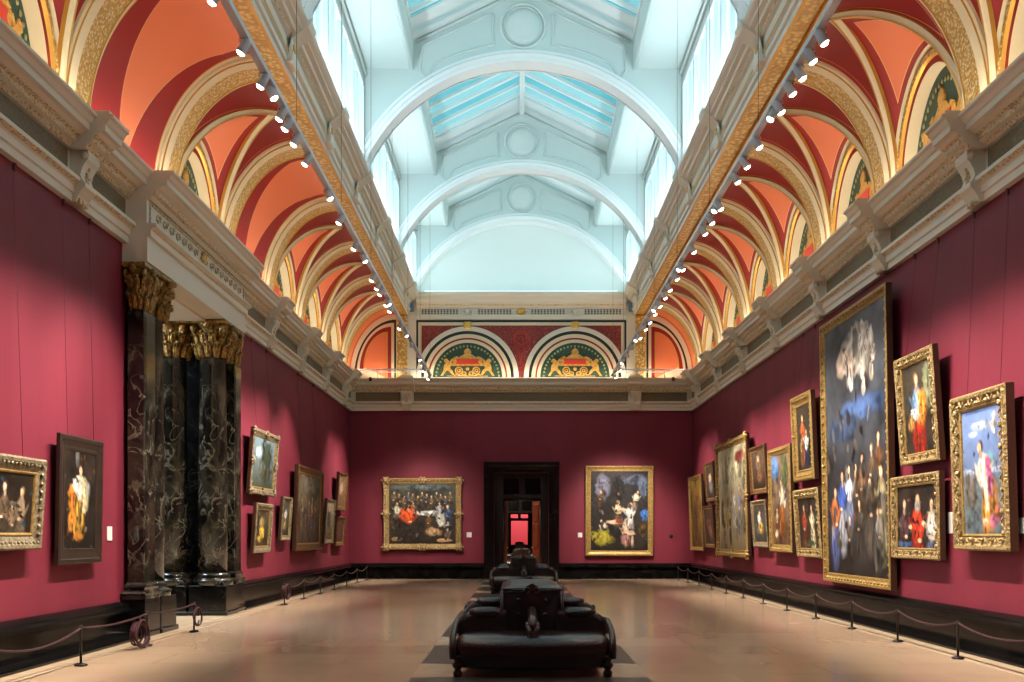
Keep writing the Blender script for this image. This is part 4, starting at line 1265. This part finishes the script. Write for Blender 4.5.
    C = np.clip(C, 0, 1)
    b = MB()
    X = -w / 2 + w * U; Zz = h * (1 - V)
    b.v = list(zip(X.ravel().tolist(), [0.0] * X.size, Zz.ravel().tolist()))
    b.f = [(j * (nx + 1) + i, (j + 1) * (nx + 1) + i, (j + 1) * (nx + 1) + i + 1, j * (nx + 1) + i + 1) for j in range(nz) for i in range(nx)]
    b.m = [0] * len(b.f); b.s = [False] * len(b.f)
    me = b.mesh('canvas', 'picture')
    ca = me.color_attributes.new('paint', 'FLOAT_COLOR', 'POINT')
    ca.data.foreach_set('color', np.concatenate([C, np.ones(C.shape[:2] + (1,))], 2).astype(np.float32).ravel())
    return me
FRAMES = {   # (offset inward 0..1 of frame width, depth towards viewer)
    'plain': [(0, 0), (0, .75), (.12, 1), (.3, .95), (.42, .7), (.62, .62), (.8, .5), (.86, .62), (.94, .55), (1, .35)],
    'box': [(0, 0), (0, .9), (.06, 1), (.28, 1), (.34, .8), (.7, .55), (.78, .6), (.95, .55), (1, .3)],
}
def picture(label, loc, rz, w, h, fw, fd, tilt, fmat, base, blobs, seed, profile='plain', ornament=None, lining='fr_gold', cords=False, cat='painting'):
    a = math.radians(tilt)
    r = empty('painting', loc); r.rotation_euler = (a, 0, rz)
    prof = FRAMES[profile]
    b = MB()
    n = len(prof); v = []
    for k, (sx, sz) in enumerate(((-1, 0), (1, 0), (1, 1), (-1, 1))):
        for o_, d in prof:
            v.append((sx * (w / 2 - o_ * fw), -d * fd, (h - o_ * fw) if sz else o_ * fw))
    f, ms = [], []
    for k in range(4):
        k2 = (k + 1) % 4
        for j in range(n - 1):
            f.append((k * n + j, k2 * n + j, k2 * n + j + 1, k * n + j + 1))
            ms.append(1 if j == 0 else (2 if prof[j][0] >= .8 else 0))
    b.add(v, f, ms)
    b.box(-w / 2 + fw * .5, w / 2 - fw * .5, -.02, -.005, fw * .5, h - fw * .5, 1)
    fr = b.build('frame', [fmat, 'fr_dark' if fmat == 'fr_dark' else 'fr_side', lining], r)
    if ornament:
        b = MB(); kind, step, size = ornament
        def along(fn):
            for (x0, z0, x1, z1) in ((-1, 0, 1, 0), (1, 0, 1, 1), (1, 1, -1, 1), (-1, 1, -1, 0)):
                ax, az = x0 * (w / 2 - fw * .42), fw * .42 + z0 * (h - fw * .84)
                bx, bz = x1 * (w / 2 - fw * .42), fw * .42 + z1 * (h - fw * .84)
                L = math.hypot(bx - ax, bz - az); m = max(3, int(L / step))
                for i in range(m + 1): fn(ax + (bx - ax) * i / m, az + (bz - az) * i / m, (bx - ax) / L, (bz - az) / L, i, m)
        rnd = random.Random(seed)
        if kind == 'beads':
            along(lambda x, z, tx, tz, i, m: b.ball((x, -fd * .82, z), size, size * .8, size, 6, 0, 4))
        if kind == 'carved':
            def lump(x, z, tx, tz, i, m):
                off = fw * .3 * (1 if i % 2 else -1)
                s_ = size * rnd.uniform(.8, 1.3)
                nx_, nz_ = -tz, tx
                b.ball((x + nx_ * off * .8, -fd * .8, z + nz_ * off * .8), s_ * (1.2 if abs(tx) > .5 else .8), s_ * .8, s_ * (.8 if abs(tx) > .5 else 1.2), 6, 0, 4)
                b.tube([(x + tx * step * .5 * q + nx_ * off * (1 - q * q) * -1, -fd * .9, z + tz * step * .5 * q + nz_ * off * (1 - q * q) * -1) for q in (-1, -.5, 0, .5, 1)], size * .35, 5)
            along(lump)
        if kind in ('cartouche',) or (kind == 'carved' and len(ornament) > 2 and size > .05):
            for cx_, cz_ in ((-1, 0), (1, 0), (1, 1), (-1, 1), (0, 0), (0, 1), (-1, .5), (1, .5)):
                px_ = cx_ * (w / 2 - fw * .4); pz_ = fw * .4 + cz_ * (h - fw * .8)
                b.ball((px_, -fd * .95, pz_), size * 1.5, size * .8, size * 1.5, 8, 0)
                for a_ in range(6): b.ball((px_ + size * 1.7 * cos(a_ * PI / 3), -fd * .85, pz_ + size * 1.5 * sin(a_ * PI / 3)), size * .8, size * .6, size * .7, 6, 0, 4)
            if kind == 'cartouche':
                along(lambda x, z, tx, tz, i, m: b.ball((x, -fd * .85, z), size * .5, size * .45, size * .5, 6, 0, 4))
        b.build('frame_molding', fmat, fr)
    cw, chh = w - 2 * fw * .96, h - 2 * fw * .96
    me = make_canvas(cw, chh, base, blobs, seed)
    o = bpy.data.objects.new('canvas', me); COL.objects.link(o); o.parent = r; o.location = (0, -fd * .42, fw * .96)
    if cords:
        b = MB()
        for sx in (-.3, .3):
            dz = 5.7 - loc[2]
            y_l = .02 * cos(a) + dz * sin(a); z_l = -.02 * sin(a) + dz * cos(a)
            b.tube([(sx * w, -.02, h - .02), (sx * w, y_l, z_l)], .003, 5)
            b.box(sx * w - .02, sx * w + .02, y_l - .03, y_l, z_l - .04, z_l + .04)
        b.build('hanging_cord', 'cordm', r)
    tag(r, label, cat)
    return r
OFF = .07
def solve(side, x_near, x_far, yt, yb, fd, tilt, at):
    """front face position for a picture on a side wall; at = edge ('near'/'far') where the heights were read"""
    h = 1.5; t = math.tan(math.radians(tilt)); c = CAMX if side > 0 else -CAMX
    for _ in range(6):
        D = W - OFF - fd - h * t / 2 - c
        y0, y1 = D * 1000 / abs(x_near - 517.5), D * 1000 / abs(x_far - 517.5)
        ye = y0 if at == 'near' else y1
        zb = 1.5 + (535 - yb) * ye * (1 + h * t / 2 / D) / 1000; zt = 1.5 + (535 - yt) * ye * (1 - h * t / 2 / D) / 1000
        h = zt - zb
    return dict(loc=(side * (W - OFF), (y0 + y1) / 2, zb), rz=-side * PI / 2, w=y1 - y0, h=h)
def on_right(xf, xn, yt, yb, fd, tilt=4.0): return dict(solve(1, xn, xf, yt, yb, fd, tilt, 'near'), fd=fd, tilt=tilt)
def on_left(xn, xf, yt, yb, fd, tilt=4.0): return dict(solve(-1, xn, xf, yt, yb, fd, tilt, 'far'), fd=fd, tilt=tilt)
def on_back(x0, x1, yt, yb, fd, tilt=1.5):
    Y = YB - .06 - fd
    f = Y / 1000
    return dict(loc=(((x0 + x1) / 2 - 517.5) * f + CAMX, YB - .06, 1.5 + (535 - yb) * f), rz=0, w=(x1 - x0) * f, h=(yb - yt) * f, fd=fd, tilt=tilt)
def F(*a): return ('fig',) + a
DK = ((34, 26, 20), (26, 18, 14))
SKIN, WHT, ORG, REDC, BLU, YEL, BRN, GRY, PUR, GRN = (214, 176, 140), (226, 222, 212), (214, 128, 44), (190, 40, 26), (60, 96, 168), (206, 170, 70), (104, 70, 44), (120, 120, 118), (168, 82, 120), (70, 80, 48)
# right wall, from the far corner forward
picture('narrow gold framed picture in the far corner of the right wall', fw=.13, fmat='fr_gold', base=((120, 92, 40), (70, 50, 24)), blobs=[(.5, .3, .2, .12, BRN), (.5, .55, .25, .25, (84, 60, 32))], seed=1, **on_right(689, 701.5, 473, 551, fd=0.098, tilt=2))
picture('small brown framed picture, upper of two between the corner picture and pale hall scene', fw=.12, fmat='fr_brown', base=((70, 52, 40), (54, 36, 26)), blobs=[(.5, .4, .2, .18, SKIN), (.55, .65, .25, .2, GRY)], seed=2, **on_right(704.5, 713.4, 460.3, 501, fd=0.070))
picture('small brown framed dark picture, lower of two beside the tall pale hall scene', fw=.12, fmat='fr_brown', base=((60, 40, 28), (44, 30, 24)), blobs=[(.45, .4, .25, .15, BRN), (.6, .65, .2, .2, (120, 84, 60))], seed=3, **on_right(703, 713.6, 504, 548, fd=0.070))
picture('tall gold framed picture of a pale crowded hall on the right wall', fw=.2, fmat='fr_gold', base=((190, 180, 148), (110, 92, 66)), ornament=('cartouche', .14, .07),
        blobs=[(.5, .2, .6, .22, (188, 178, 146)), (.78, .12, .18, .06, (130, 56, 46)), (.3, .25, .05, .2, (150, 138, 108)), (.9, .3, .05, .22, (140, 128, 100)), F(.14, .42, .36, BRN, (90, 70, 50)), F(.3, .40, .42, (120, 100, 60), YEL), F(.46, .44, .3, GRY, (150, 140, 120)), F(.58, .40, .4, (196, 190, 180), (176, 166, 150)), F(.76, .38, .48, (120, 120, 140), GRY), F(.9, .42, .42, BRN, (100, 84, 66)), F(.42, .62, .34, (60, 44, 30), (70, 52, 40)), F(.66, .64, .3, (80, 66, 54), (110, 96, 80)), F(.2, .66, .3, (70, 52, 40), (96, 76, 50))], seed=4, **on_right(715.6, 746, 432, 558, fd=0.112, tilt=1.0))
picture('small brown framed picture of a dim figure, upper one right of the pale hall scene', fw=.14, fmat='fr_brown', base=((78, 62, 50), (58, 40, 30)), blobs=[(.5, .4, .2, .28, (110, 84, 64)), (.5, .2, .1, .08, SKIN), (.55, .7, .24, .14, BRN)], seed=5, **on_right(749.2, 764.8, 442.3, 493, fd=0.084))
picture('small gold framed picture with a yellow and white figure, below the dim figure', fw=.13, fmat='fr_silver', base=((66, 60, 56), (46, 44, 44)), blobs=[(.45, .4, .14, .16, WHT), (.55, .62, .2, .18, YEL), (.5, .22, .08, .07, SKIN), (.3, .7, .12, .1, GRY)], seed=6, **on_right(751.5, 766, 498.6, 547.3, fd=0.070))
picture('gold framed upright picture with a woman against blue sky and a brown robe', fw=.17, fmat='fr_gold', base=((110, 92, 72), (84, 56, 34)), blobs=[(.2, .12, .22, .16, (86, 120, 170)), (.75, .2, .2, .2, GRN), (.5, .85, .5, .14, (96, 66, 42)), F(.52, .24, .66, (206, 188, 160), (150, 84, 36), .05), F(.26, .58, .34, (180, 150, 110), (110, 76, 46)), (.22, .88, .1, .05, (200, 184, 150)), (.7, .5, .08, .1, (196, 184, 160))], seed=7, ornament=('beads', .13, .03), **on_right(768, 790, 442.7, 552.7, fd=0.098, tilt=1.4))
picture('deep gold framed dark picture with orange and white figures, hung high', fw=.24, fmat='fr_gold', base=((52, 44, 34), (34, 28, 22)), blobs=[F(.4, .12, .85, (176, 86, 40), (120, 60, 36)), F(.64, .36, .66, WHT, (40, 54, 84)), F(.28, .46, .5, (140, 110, 60), (120, 84, 50))], seed=8, ornament=('beads', .12, .03), cords=True, **on_right(791.2, 811, 388, 479, fd=0.119, tilt=2.7))
picture('ornate gilt framed picture of red and cream robed figures, below the dark high picture', fw=.19, fmat='fr_carved', base=((48, 40, 34), (40, 32, 24)), blobs=[F(.3, .1, 1.1, (150, 56, 34), (110, 40, 28)), F(.68, .12, 1.0, (220, 204, 160), (206, 190, 150)), (.5, .9, .4, .06, GRN)], seed=9, ornament=('carved', .12, .032), **on_right(794.2, 818.8, 486, 558, fd=0.098))
picture('very tall gold framed night altarpiece with bright angels above and a crowd below', fw=.17, fmat='fr_gold', base=((72, 76, 84), (32, 27, 24)), profile='box', ornament=('beads', .16, .035),
        blobs=[(.6, .36, .34, .05, (66, 88, 130)), (.3, .42, .3, .06, (50, 62, 84)), (.62, .13, .24, .09, (206, 198, 184)), (.36, .17, .14, .05, (190, 170, 150)), F(.36, .11, .15, (230, 206, 190), (214, 196, 180), .4), F(.5, .15, .14, (226, 200, 180), WHT, -.3), F(.6, .04, .2, (236, 230, 220), (232, 224, 206), .3), F(.74, .08, .17, (230, 214, 200), (224, 214, 196), -.3), F(.84, .14, .14, (224, 196, 176), (210, 190, 170), -.4), F(.62, .19, .13, (230, 206, 186), (226, 216, 200), .3),
        F(.86, .46, .3, BRN, (84, 66, 50)), F(.76, .5, .26, (96, 78, 60), (70, 58, 46)), F(.62, .53, .3, (120, 92, 66), (76, 60, 46)), F(.5, .56, .28, (110, 84, 62), (64, 52, 44)), F(.4, .56, .3, (206, 208, 220), (110, 120, 150)), F(.28, .58, .34, (64, 88, 160), (200, 200, 210)), F(.14, .64, .34, (190, 106, 54), (84, 96, 150)), F(.9, .58, .38, (140, 130, 96), (120, 112, 88)), F(.72, .62, .32, (84, 70, 58), (90, 80, 70)), F(.56, .7, .26, (70, 62, 54), (64, 56, 48)), F(.84, .74, .24, (120, 116, 108), (96, 90, 82)), F(.4, .76, .22, (84, 74, 62), (56, 48, 42))], seed=10, **on_right(821, 887.5, 280, 590, fd=0.112, tilt=1.0))
picture('carved gold framed picture of a woman in orange and red, above the bearded man', fw=.17, fmat='fr_carved', base=((58, 50, 40), (44, 34, 26)), blobs=[(.85, .25, .2, .26, (120, 122, 92)), (.14, .4, .14, .3, (50, 44, 36)), F(.46, .08, 1.05, (116, 146, 180), (176, 44, 28)), (.6, .5, .14, .22, (222, 132, 46), -.2), (.36, .56, .15, .07, WHT), (.22, .66, .12, .09, (170, 126, 66)), (.52, .4, .06, .1, (226, 150, 70))], seed=11, ornament=('carved', .12, .032), cords=True, **on_right(896.3, 934, 341, 460, fd=0.112))
picture('carved gold framed picture of three people around a bearded man in red', fw=.17, fmat='fr_carved', base=((40, 32, 26), (30, 24, 20)), blobs=[F(.18, .16, 1.4, (78, 52, 56), (60, 40, 40)), F(.86, .18, 1.4, (210, 200, 184), (90, 100, 130)), F(.52, .08, 1.7, (190, 54, 30), (170, 42, 26), 0, (200, 160, 124)), (.53, .33, .07, .09, (150, 140, 130)), (.34, .66, .06, .05, SKIN), (.68, .62, .06, .05, SKIN), (.2, .95, .2, .06, (60, 76, 110))], seed=12, ornament=('carved', .12, .03), **on_right(890, 937.8, 470.5, 560.5, fd=0.105, tilt=0.8))
picture('heavily carved gold framed picture of a woman in orange and pink under blue sky', fw=.22, fmat='fr_carved', base=((110, 134, 186), (88, 96, 104)), blobs=[(.5, .8, .9, .28, (84, 94, 98)), (.55, .5, .7, .03, (150, 160, 180)), (.5, .14, .3, .04, (176, 190, 214)), (.3, .2, .16, .03, (170, 184, 210)), (.2, .66, .16, .16, (92, 86, 78)), (.24, .56, .07, .07, (110, 104, 96)), F(.86, .02, .2, (226, 200, 176), (222, 200, 176), -.4), (.72, .84, .18, .12, (170, 72, 112)), (.7, .4, .1, .07, (86, 130, 140)), F(.42, .24, .78, (228, 216, 192), (224, 152, 66), .26), (.66, .56, .09, .16, (180, 90, 130), .2), (.58, .68, .05, .2, (228, 216, 190), .25), (.7, .9, .1, .05, (196, 110, 140)), (.55, .9, .1, .04, SKIN)], seed=13, ornament=('carved', .13, .038), cords=True, **on_right(950.5, 1005, 381, 551.5, fd=0.140, tilt=1.8))
# left wall, from the front to the far corner
k = on_left(0, 45.5, 459, 549, .11); ye = k['loc'][1] + k['w'] / 2; k['w'] = 2.15; k['loc'] = (k['loc'][0], ye - 1.075, k['loc'][2])
picture('silver gilt framed dark picture of several lit faces, cut off by the left edge', fw=.2, fmat='fr_silver', base=((36, 26, 18), (28, 20, 14)), blobs=[F(.1, .2, 1.3, (96, 78, 60), (70, 56, 44)), F(.3, .18, 1.3, (120, 96, 70), (80, 64, 48)), F(.64, .12, 1.3, (110, 88, 64), (66, 52, 40), 0, (206, 186, 160)), F(.86, .2, 1.2, (140, 120, 96), (90, 76, 62)), F(.5, .22, 1.25, (80, 130, 150), (60, 90, 110)), F(.74, .44, .9, (120, 98, 76), (70, 60, 48)), (.5, .9, .1, .05, WHT)], seed=14, ornament=('beads', .09, .025), cords=True, **k)
picture('dark framed upright picture of a woman in white and gold, left of marble pilaster', fw=.2, fmat='fr_dark', lining='fr_dark', profile='box', base=((40, 32, 26), (24, 20, 16)), blobs=[(.4, .06, .06, .1, (96, 96, 92)), F(.5, .12, .74, (220, 212, 192), (196, 150, 60)), (.64, .46, .13, .2, (196, 178, 136), .1), (.38, .34, .16, .09, (222, 214, 196), -.3), (.24, .5, .13, .16, (196, 116, 40)), (.26, .72, .14, .13, (200, 130, 46)), (.45, .87, .2, .05, (170, 110, 44)), (.75, .38, .07, .09, (140, 140, 130)), (.52, .64, .06, .14, (80, 68, 46))], seed=15, cords=True, **on_left(59.5, 103, 442, 562, fd=0.05, tilt=1.0))
picture('pale gold framed tall landscape of trees, hung above another just past the columns', fw=.17, fmat='fr_silver', base=((110, 130, 140), (56, 60, 44)), blobs=[(.6, .35, .3, .3, (52, 60, 46)), (.3, .3, .16, .14, (150, 170, 176)), (.6, .7, .3, .18, (60, 62, 46)), (.35, .6, .1, .2, (96, 100, 90))], seed=16, ornament=('cartouche', .16, .05), cords=True, **on_left(253, 277.7, 435.4, 497, fd=0.098, tilt=4))
picture('gold framed picture with a glowing yellow figure, below the tall tree landscape', fw=.16, fmat='fr_silver', base=((70, 58, 40), (52, 42, 28)), blobs=[(.5, .35, .2, .16, (150, 120, 80)), (.5, .6, .2, .18, YEL), (.35, .8, .16, .12, (190, 150, 50)), (.7, .3, .14, .12, GRN)], seed=17, ornament=('beads', .12, .025), **on_left(256.3, 272.5, 504, 552, fd=0.098))
picture('small gold framed picture with a white figure, right of the yellow figure picture', fw=.12, fmat='fr_silver', base=((70, 66, 58), (50, 42, 32)), blobs=[(.5, .4, .22, .16, WHT), (.45, .7, .2, .14, (170, 140, 70))], seed=18, **on_left(282.8, 292, 497.3, 540, fd=0.084))
picture('large brown and gold framed crowded scene, middle of the left wall past the columns', fw=.21, fmat='fr_brown', base=((96, 84, 64), (64, 52, 40)), blobs=[(.5, .15, .4, .14, (120, 112, 96)), F(.2, .34, .5, (190, 176, 150), (150, 120, 90)), F(.36, .28, .5, (130, 100, 84), (120, 90, 70)), F(.5, .36, .5, (130, 104, 116), (110, 84, 80)), F(.64, .3, .5, (176, 150, 120), (150, 110, 70)), F(.78, .34, .54, (170, 130, 70), (90, 104, 130)), F(.88, .3, .4, GRY, (100, 92, 84)), F(.36, .56, .4, (96, 80, 66), (120, 96, 76)), F(.64, .6, .36, (110, 96, 110), (80, 66, 56))], seed=19, cords=True, **on_left(298, 323.2, 471.7, 549.3, fd=0.112, tilt=1.7))
picture('small gold framed picture with a dark standing figure, right of the large crowded scene', fw=.12, fmat='fr_silver', base=((150, 140, 120), (84, 64, 44)), blobs=[(.5, .45, .25, .3, (50, 42, 38)), (.5, .2, .1, .06, SKIN), (.5, .85, .3, .08, BRN)], seed=20, **on_left(326.5, 334.8, 499.4, 543, fd=0.084))
picture('brown framed picture of a figure, upper of two nearest the far left corner', fw=.13, fmat='fr_brown', base=((110, 86, 64), (80, 54, 40)), blobs=[(.5, .45, .25, .25, (170, 140, 110)), (.5, .7, .3, .14, (110, 66, 46))], seed=21, **on_left(338.7, 347.3, 474, 511.2, fd=0.098))
picture('brown framed dark picture, lower of two nearest the far left corner', fw=.13, fmat='fr_brown', base=((74, 48, 36), (60, 36, 28)), blobs=[(.5, .6, .3, .2, (100, 60, 44))], seed=22, **on_left(336.8, 345.5, 516.8, 545.4, fd=0.091))
# far wall
picture('broad ornate gold framed banquet picture with an orange cloaked figure, left of the doorway', fw=.2, fmat='fr_carved', base=((58, 58, 48), (38, 29, 21)), ornament=('cartouche', .11, .07),
        blobs=[(.5, .06, .5, .06, (84, 92, 92))] + [F(.08 + .07 * q, .13 + .03 * (q % 3), .3, [(100, 84, 60), (84, 72, 56), (120, 96, 70), (76, 80, 84)][q % 4], (64, 54, 42)) for q in range(13)] + [F(.12, .3, .4, (190, 190, 164), (120, 110, 90)), (.5, .49, .3, .045, (196, 196, 190)), F(.88, .34, .42, (70, 94, 136), (56, 66, 96)), F(.76, .3, .34, (180, 180, 184), (150, 150, 150)), F(.36, .3, .3, (180, 176, 160), (120, 110, 96)), (.78, .62, .06, .13, (200, 198, 180)), (.28, .5, .13, .13, (216, 84, 34)), F(.28, .34, .62, (216, 84, 34), (56, 44, 40), .25), (.34, .8, .2, .1, (50, 40, 36)), F(.6, .5, .34, (116, 82, 40), (90, 62, 36)), (.66, .8, .13, .08, (176, 142, 104)), F(.88, .62, .32, (200, 190, 176), (110, 90, 70)), (.1, .92, .09, .035, (160, 130, 90)), (.84, .94, .12, .03, (190, 150, 110)), (.1, .64, .1, .08, (60, 44, 38))], seed=23, **on_back(383.3, 461.3, 478, 549.5, fd=0.119, tilt=1.5))
picture('upright plain gold framed picture of pale figures, right of the doorway', fw=.19, fmat='fr_gold', base=((46, 42, 42), (34, 28, 22)), profile='box',
        blobs=[(.22, .2, .13, .18, (104, 104, 120)), (.75, .1, .28, .07, (76, 82, 100)), (.92, .2, .09, .14, (86, 96, 116)), (.5, .2, .13, .16, (34, 30, 28)), F(.18, .24, .24, BRN, (84, 60, 40)), (.94, .55, .09, .09, (64, 112, 184)), F(.48, .36, .36, (206, 186, 150), (120, 84, 56)), F(.84, .24, .28, (214, 198, 166), (150, 130, 110), -.3), F(.7, .38, .42, (226, 222, 216), (214, 204, 196), -.1), (.56, .485, .13, .022, (216, 190, 160)), (.45, .64, .16, .03, (210, 176, 150), -.35), F(.18, .6, .3, (214, 200, 180), (160, 148, 54), .3), (.2, .84, .2, .1, (152, 142, 48), .6), F(.58, .62, .34, (206, 172, 144), (180, 130, 120), .1), (.7, .78, .11, .035, (206, 172, 146), .4), (.73, .88, .025, .08, (204, 170, 142)), (.92, .74, .09, .1, (90, 66, 34)), (.5, .63, .06, .03, (150, 60, 44))], seed=24, **on_back(585.5, 653.3, 465.8, 555.8, fd=0.098, tilt=1.5))

# wall cards
def card(loc, rz, w, h, label):
    b = MB(); b.bbox(-w / 2, w / 2, -.012, 0, 0, h, .003)
    for i in range(5): b.box(-w * .38, w * (.1 + .05 * (i % 3)), -.0135, -.011, h * (.2 + .13 * i), h * (.2 + .13 * i) + .006, 1)
    o = b.build('picture_label', ['card', 'track'], None, loc); o.rotation_euler = (0, 0, rz)
    tag(o, label, 'label', 'white picture labels')
card((-1.80, YB - .001, 1.42), 0, .17, .17, 'white label card on the far wall, right of the banquet picture')
card((2.03, YB - .001, 1.42), 0, .15, .16, 'white label card on the far wall, left of the tall gold framed picture')
card((W - .001, 13.98, 1.52), -PI / 2, .16, .3, 'white label card left of the woman in orange and pink, on the right wall')
card((W - .001, 11.97, 1.52), -PI / 2, .18, .19, 'white label card at the right edge, right of the woman in orange and pink')
card((-W + .001, 14.2, 1.42), PI / 2, .16, .2, 'white label card between the dark framed picture and the marble pilaster')
# small dark sensor on the far wall
r = empty('wall_sensor', (5.17, YB, 1.47))
b = MB(); b.lathe([(.0, -.05), (.05, -.045), (.07, 0)], 0, 0, 0, 12, 0, True, 'y'); b.build('housing', 'cctv', r)
b = MB(); b.lathe([(0, -.065), (.015, -.06), (.02, -.04)], 0, 0, 0, 10, 0, True, 'y'); b.build('lens', 'panel_dark', r)
tag(r, 'small dark round sensor on the far wall, between the tall picture and the corner', 'sensor')

# ------------------------------------------------------------------ lights in the neighbouring rooms
def area(name, loc, rot, sx, sy, e, col):
    l = bpy.data.lights.new(name, 'AREA'); l.shape = 'RECTANGLE'; l.size = sx; l.size_y = sy; l.energy = e; l.color = col
    o = bpy.data.objects.new(name, l); COL.objects.link(o); o.location = loc; o.rotation_euler = rot
    return o
area('side_room_light', (-9.0, 18.0, 5.5), (0, -.85, .25), 1.2, 3, 520, (.72, .86, 1.0))
area('next_room_light', (1.2, 46, 5.9), (0, 0, 0), 2.5, 12, 90, (1.0, .85, .7))
area('door_leaf_fill_light', (-1.6, 38.5, 5.6), (0, 0, 0), .6, .6, 900, (1.0, .84, .62))  # unseen lamp added to brighten the open door leaf
area('far_room_light', (0, 93.5, 5.9), (.45, 0, 0), 5, 2, 900, (1.0, .85, .78))

# ------------------------------------------------------------------ world, camera, view
w = bpy.data.worlds.new('World'); sc.world = w; w.use_nodes = True
w.node_tree.nodes['Background'].inputs['Color'].default_value = (.35, .5, .6, 1)
w.node_tree.nodes['Background'].inputs['Strength'].default_value = .15
cam = bpy.data.cameras.new('camera'); co = bpy.data.objects.new('camera', cam); COL.objects.link(co)
co.location = (CAMX, 0, CAMZ); co.rotation_euler = (PI / 2, 0, 0)
cam.sensor_width = 36; cam.lens = 1000 / 1024 * 36
cam.shift_x = -5.5 / 1024; cam.shift_y = 194 / 1024
cam.clip_end = 300
sc.camera = co
sc.view_settings.view_transform = 'Standard'; sc.view_settings.look = 'None'
sc.view_settings.gamma = 1; sc.view_settings.use_curve_mapping = False
sc.view_settings.exposure = 0.0
sc.cycles.use_denoising = True
sc.cycles.max_bounces = 6; sc.cycles.diffuse_bounces = 4; sc.cycles.glossy_bounces = 3
sc.cycles.sample_clamp_indirect = 4.0
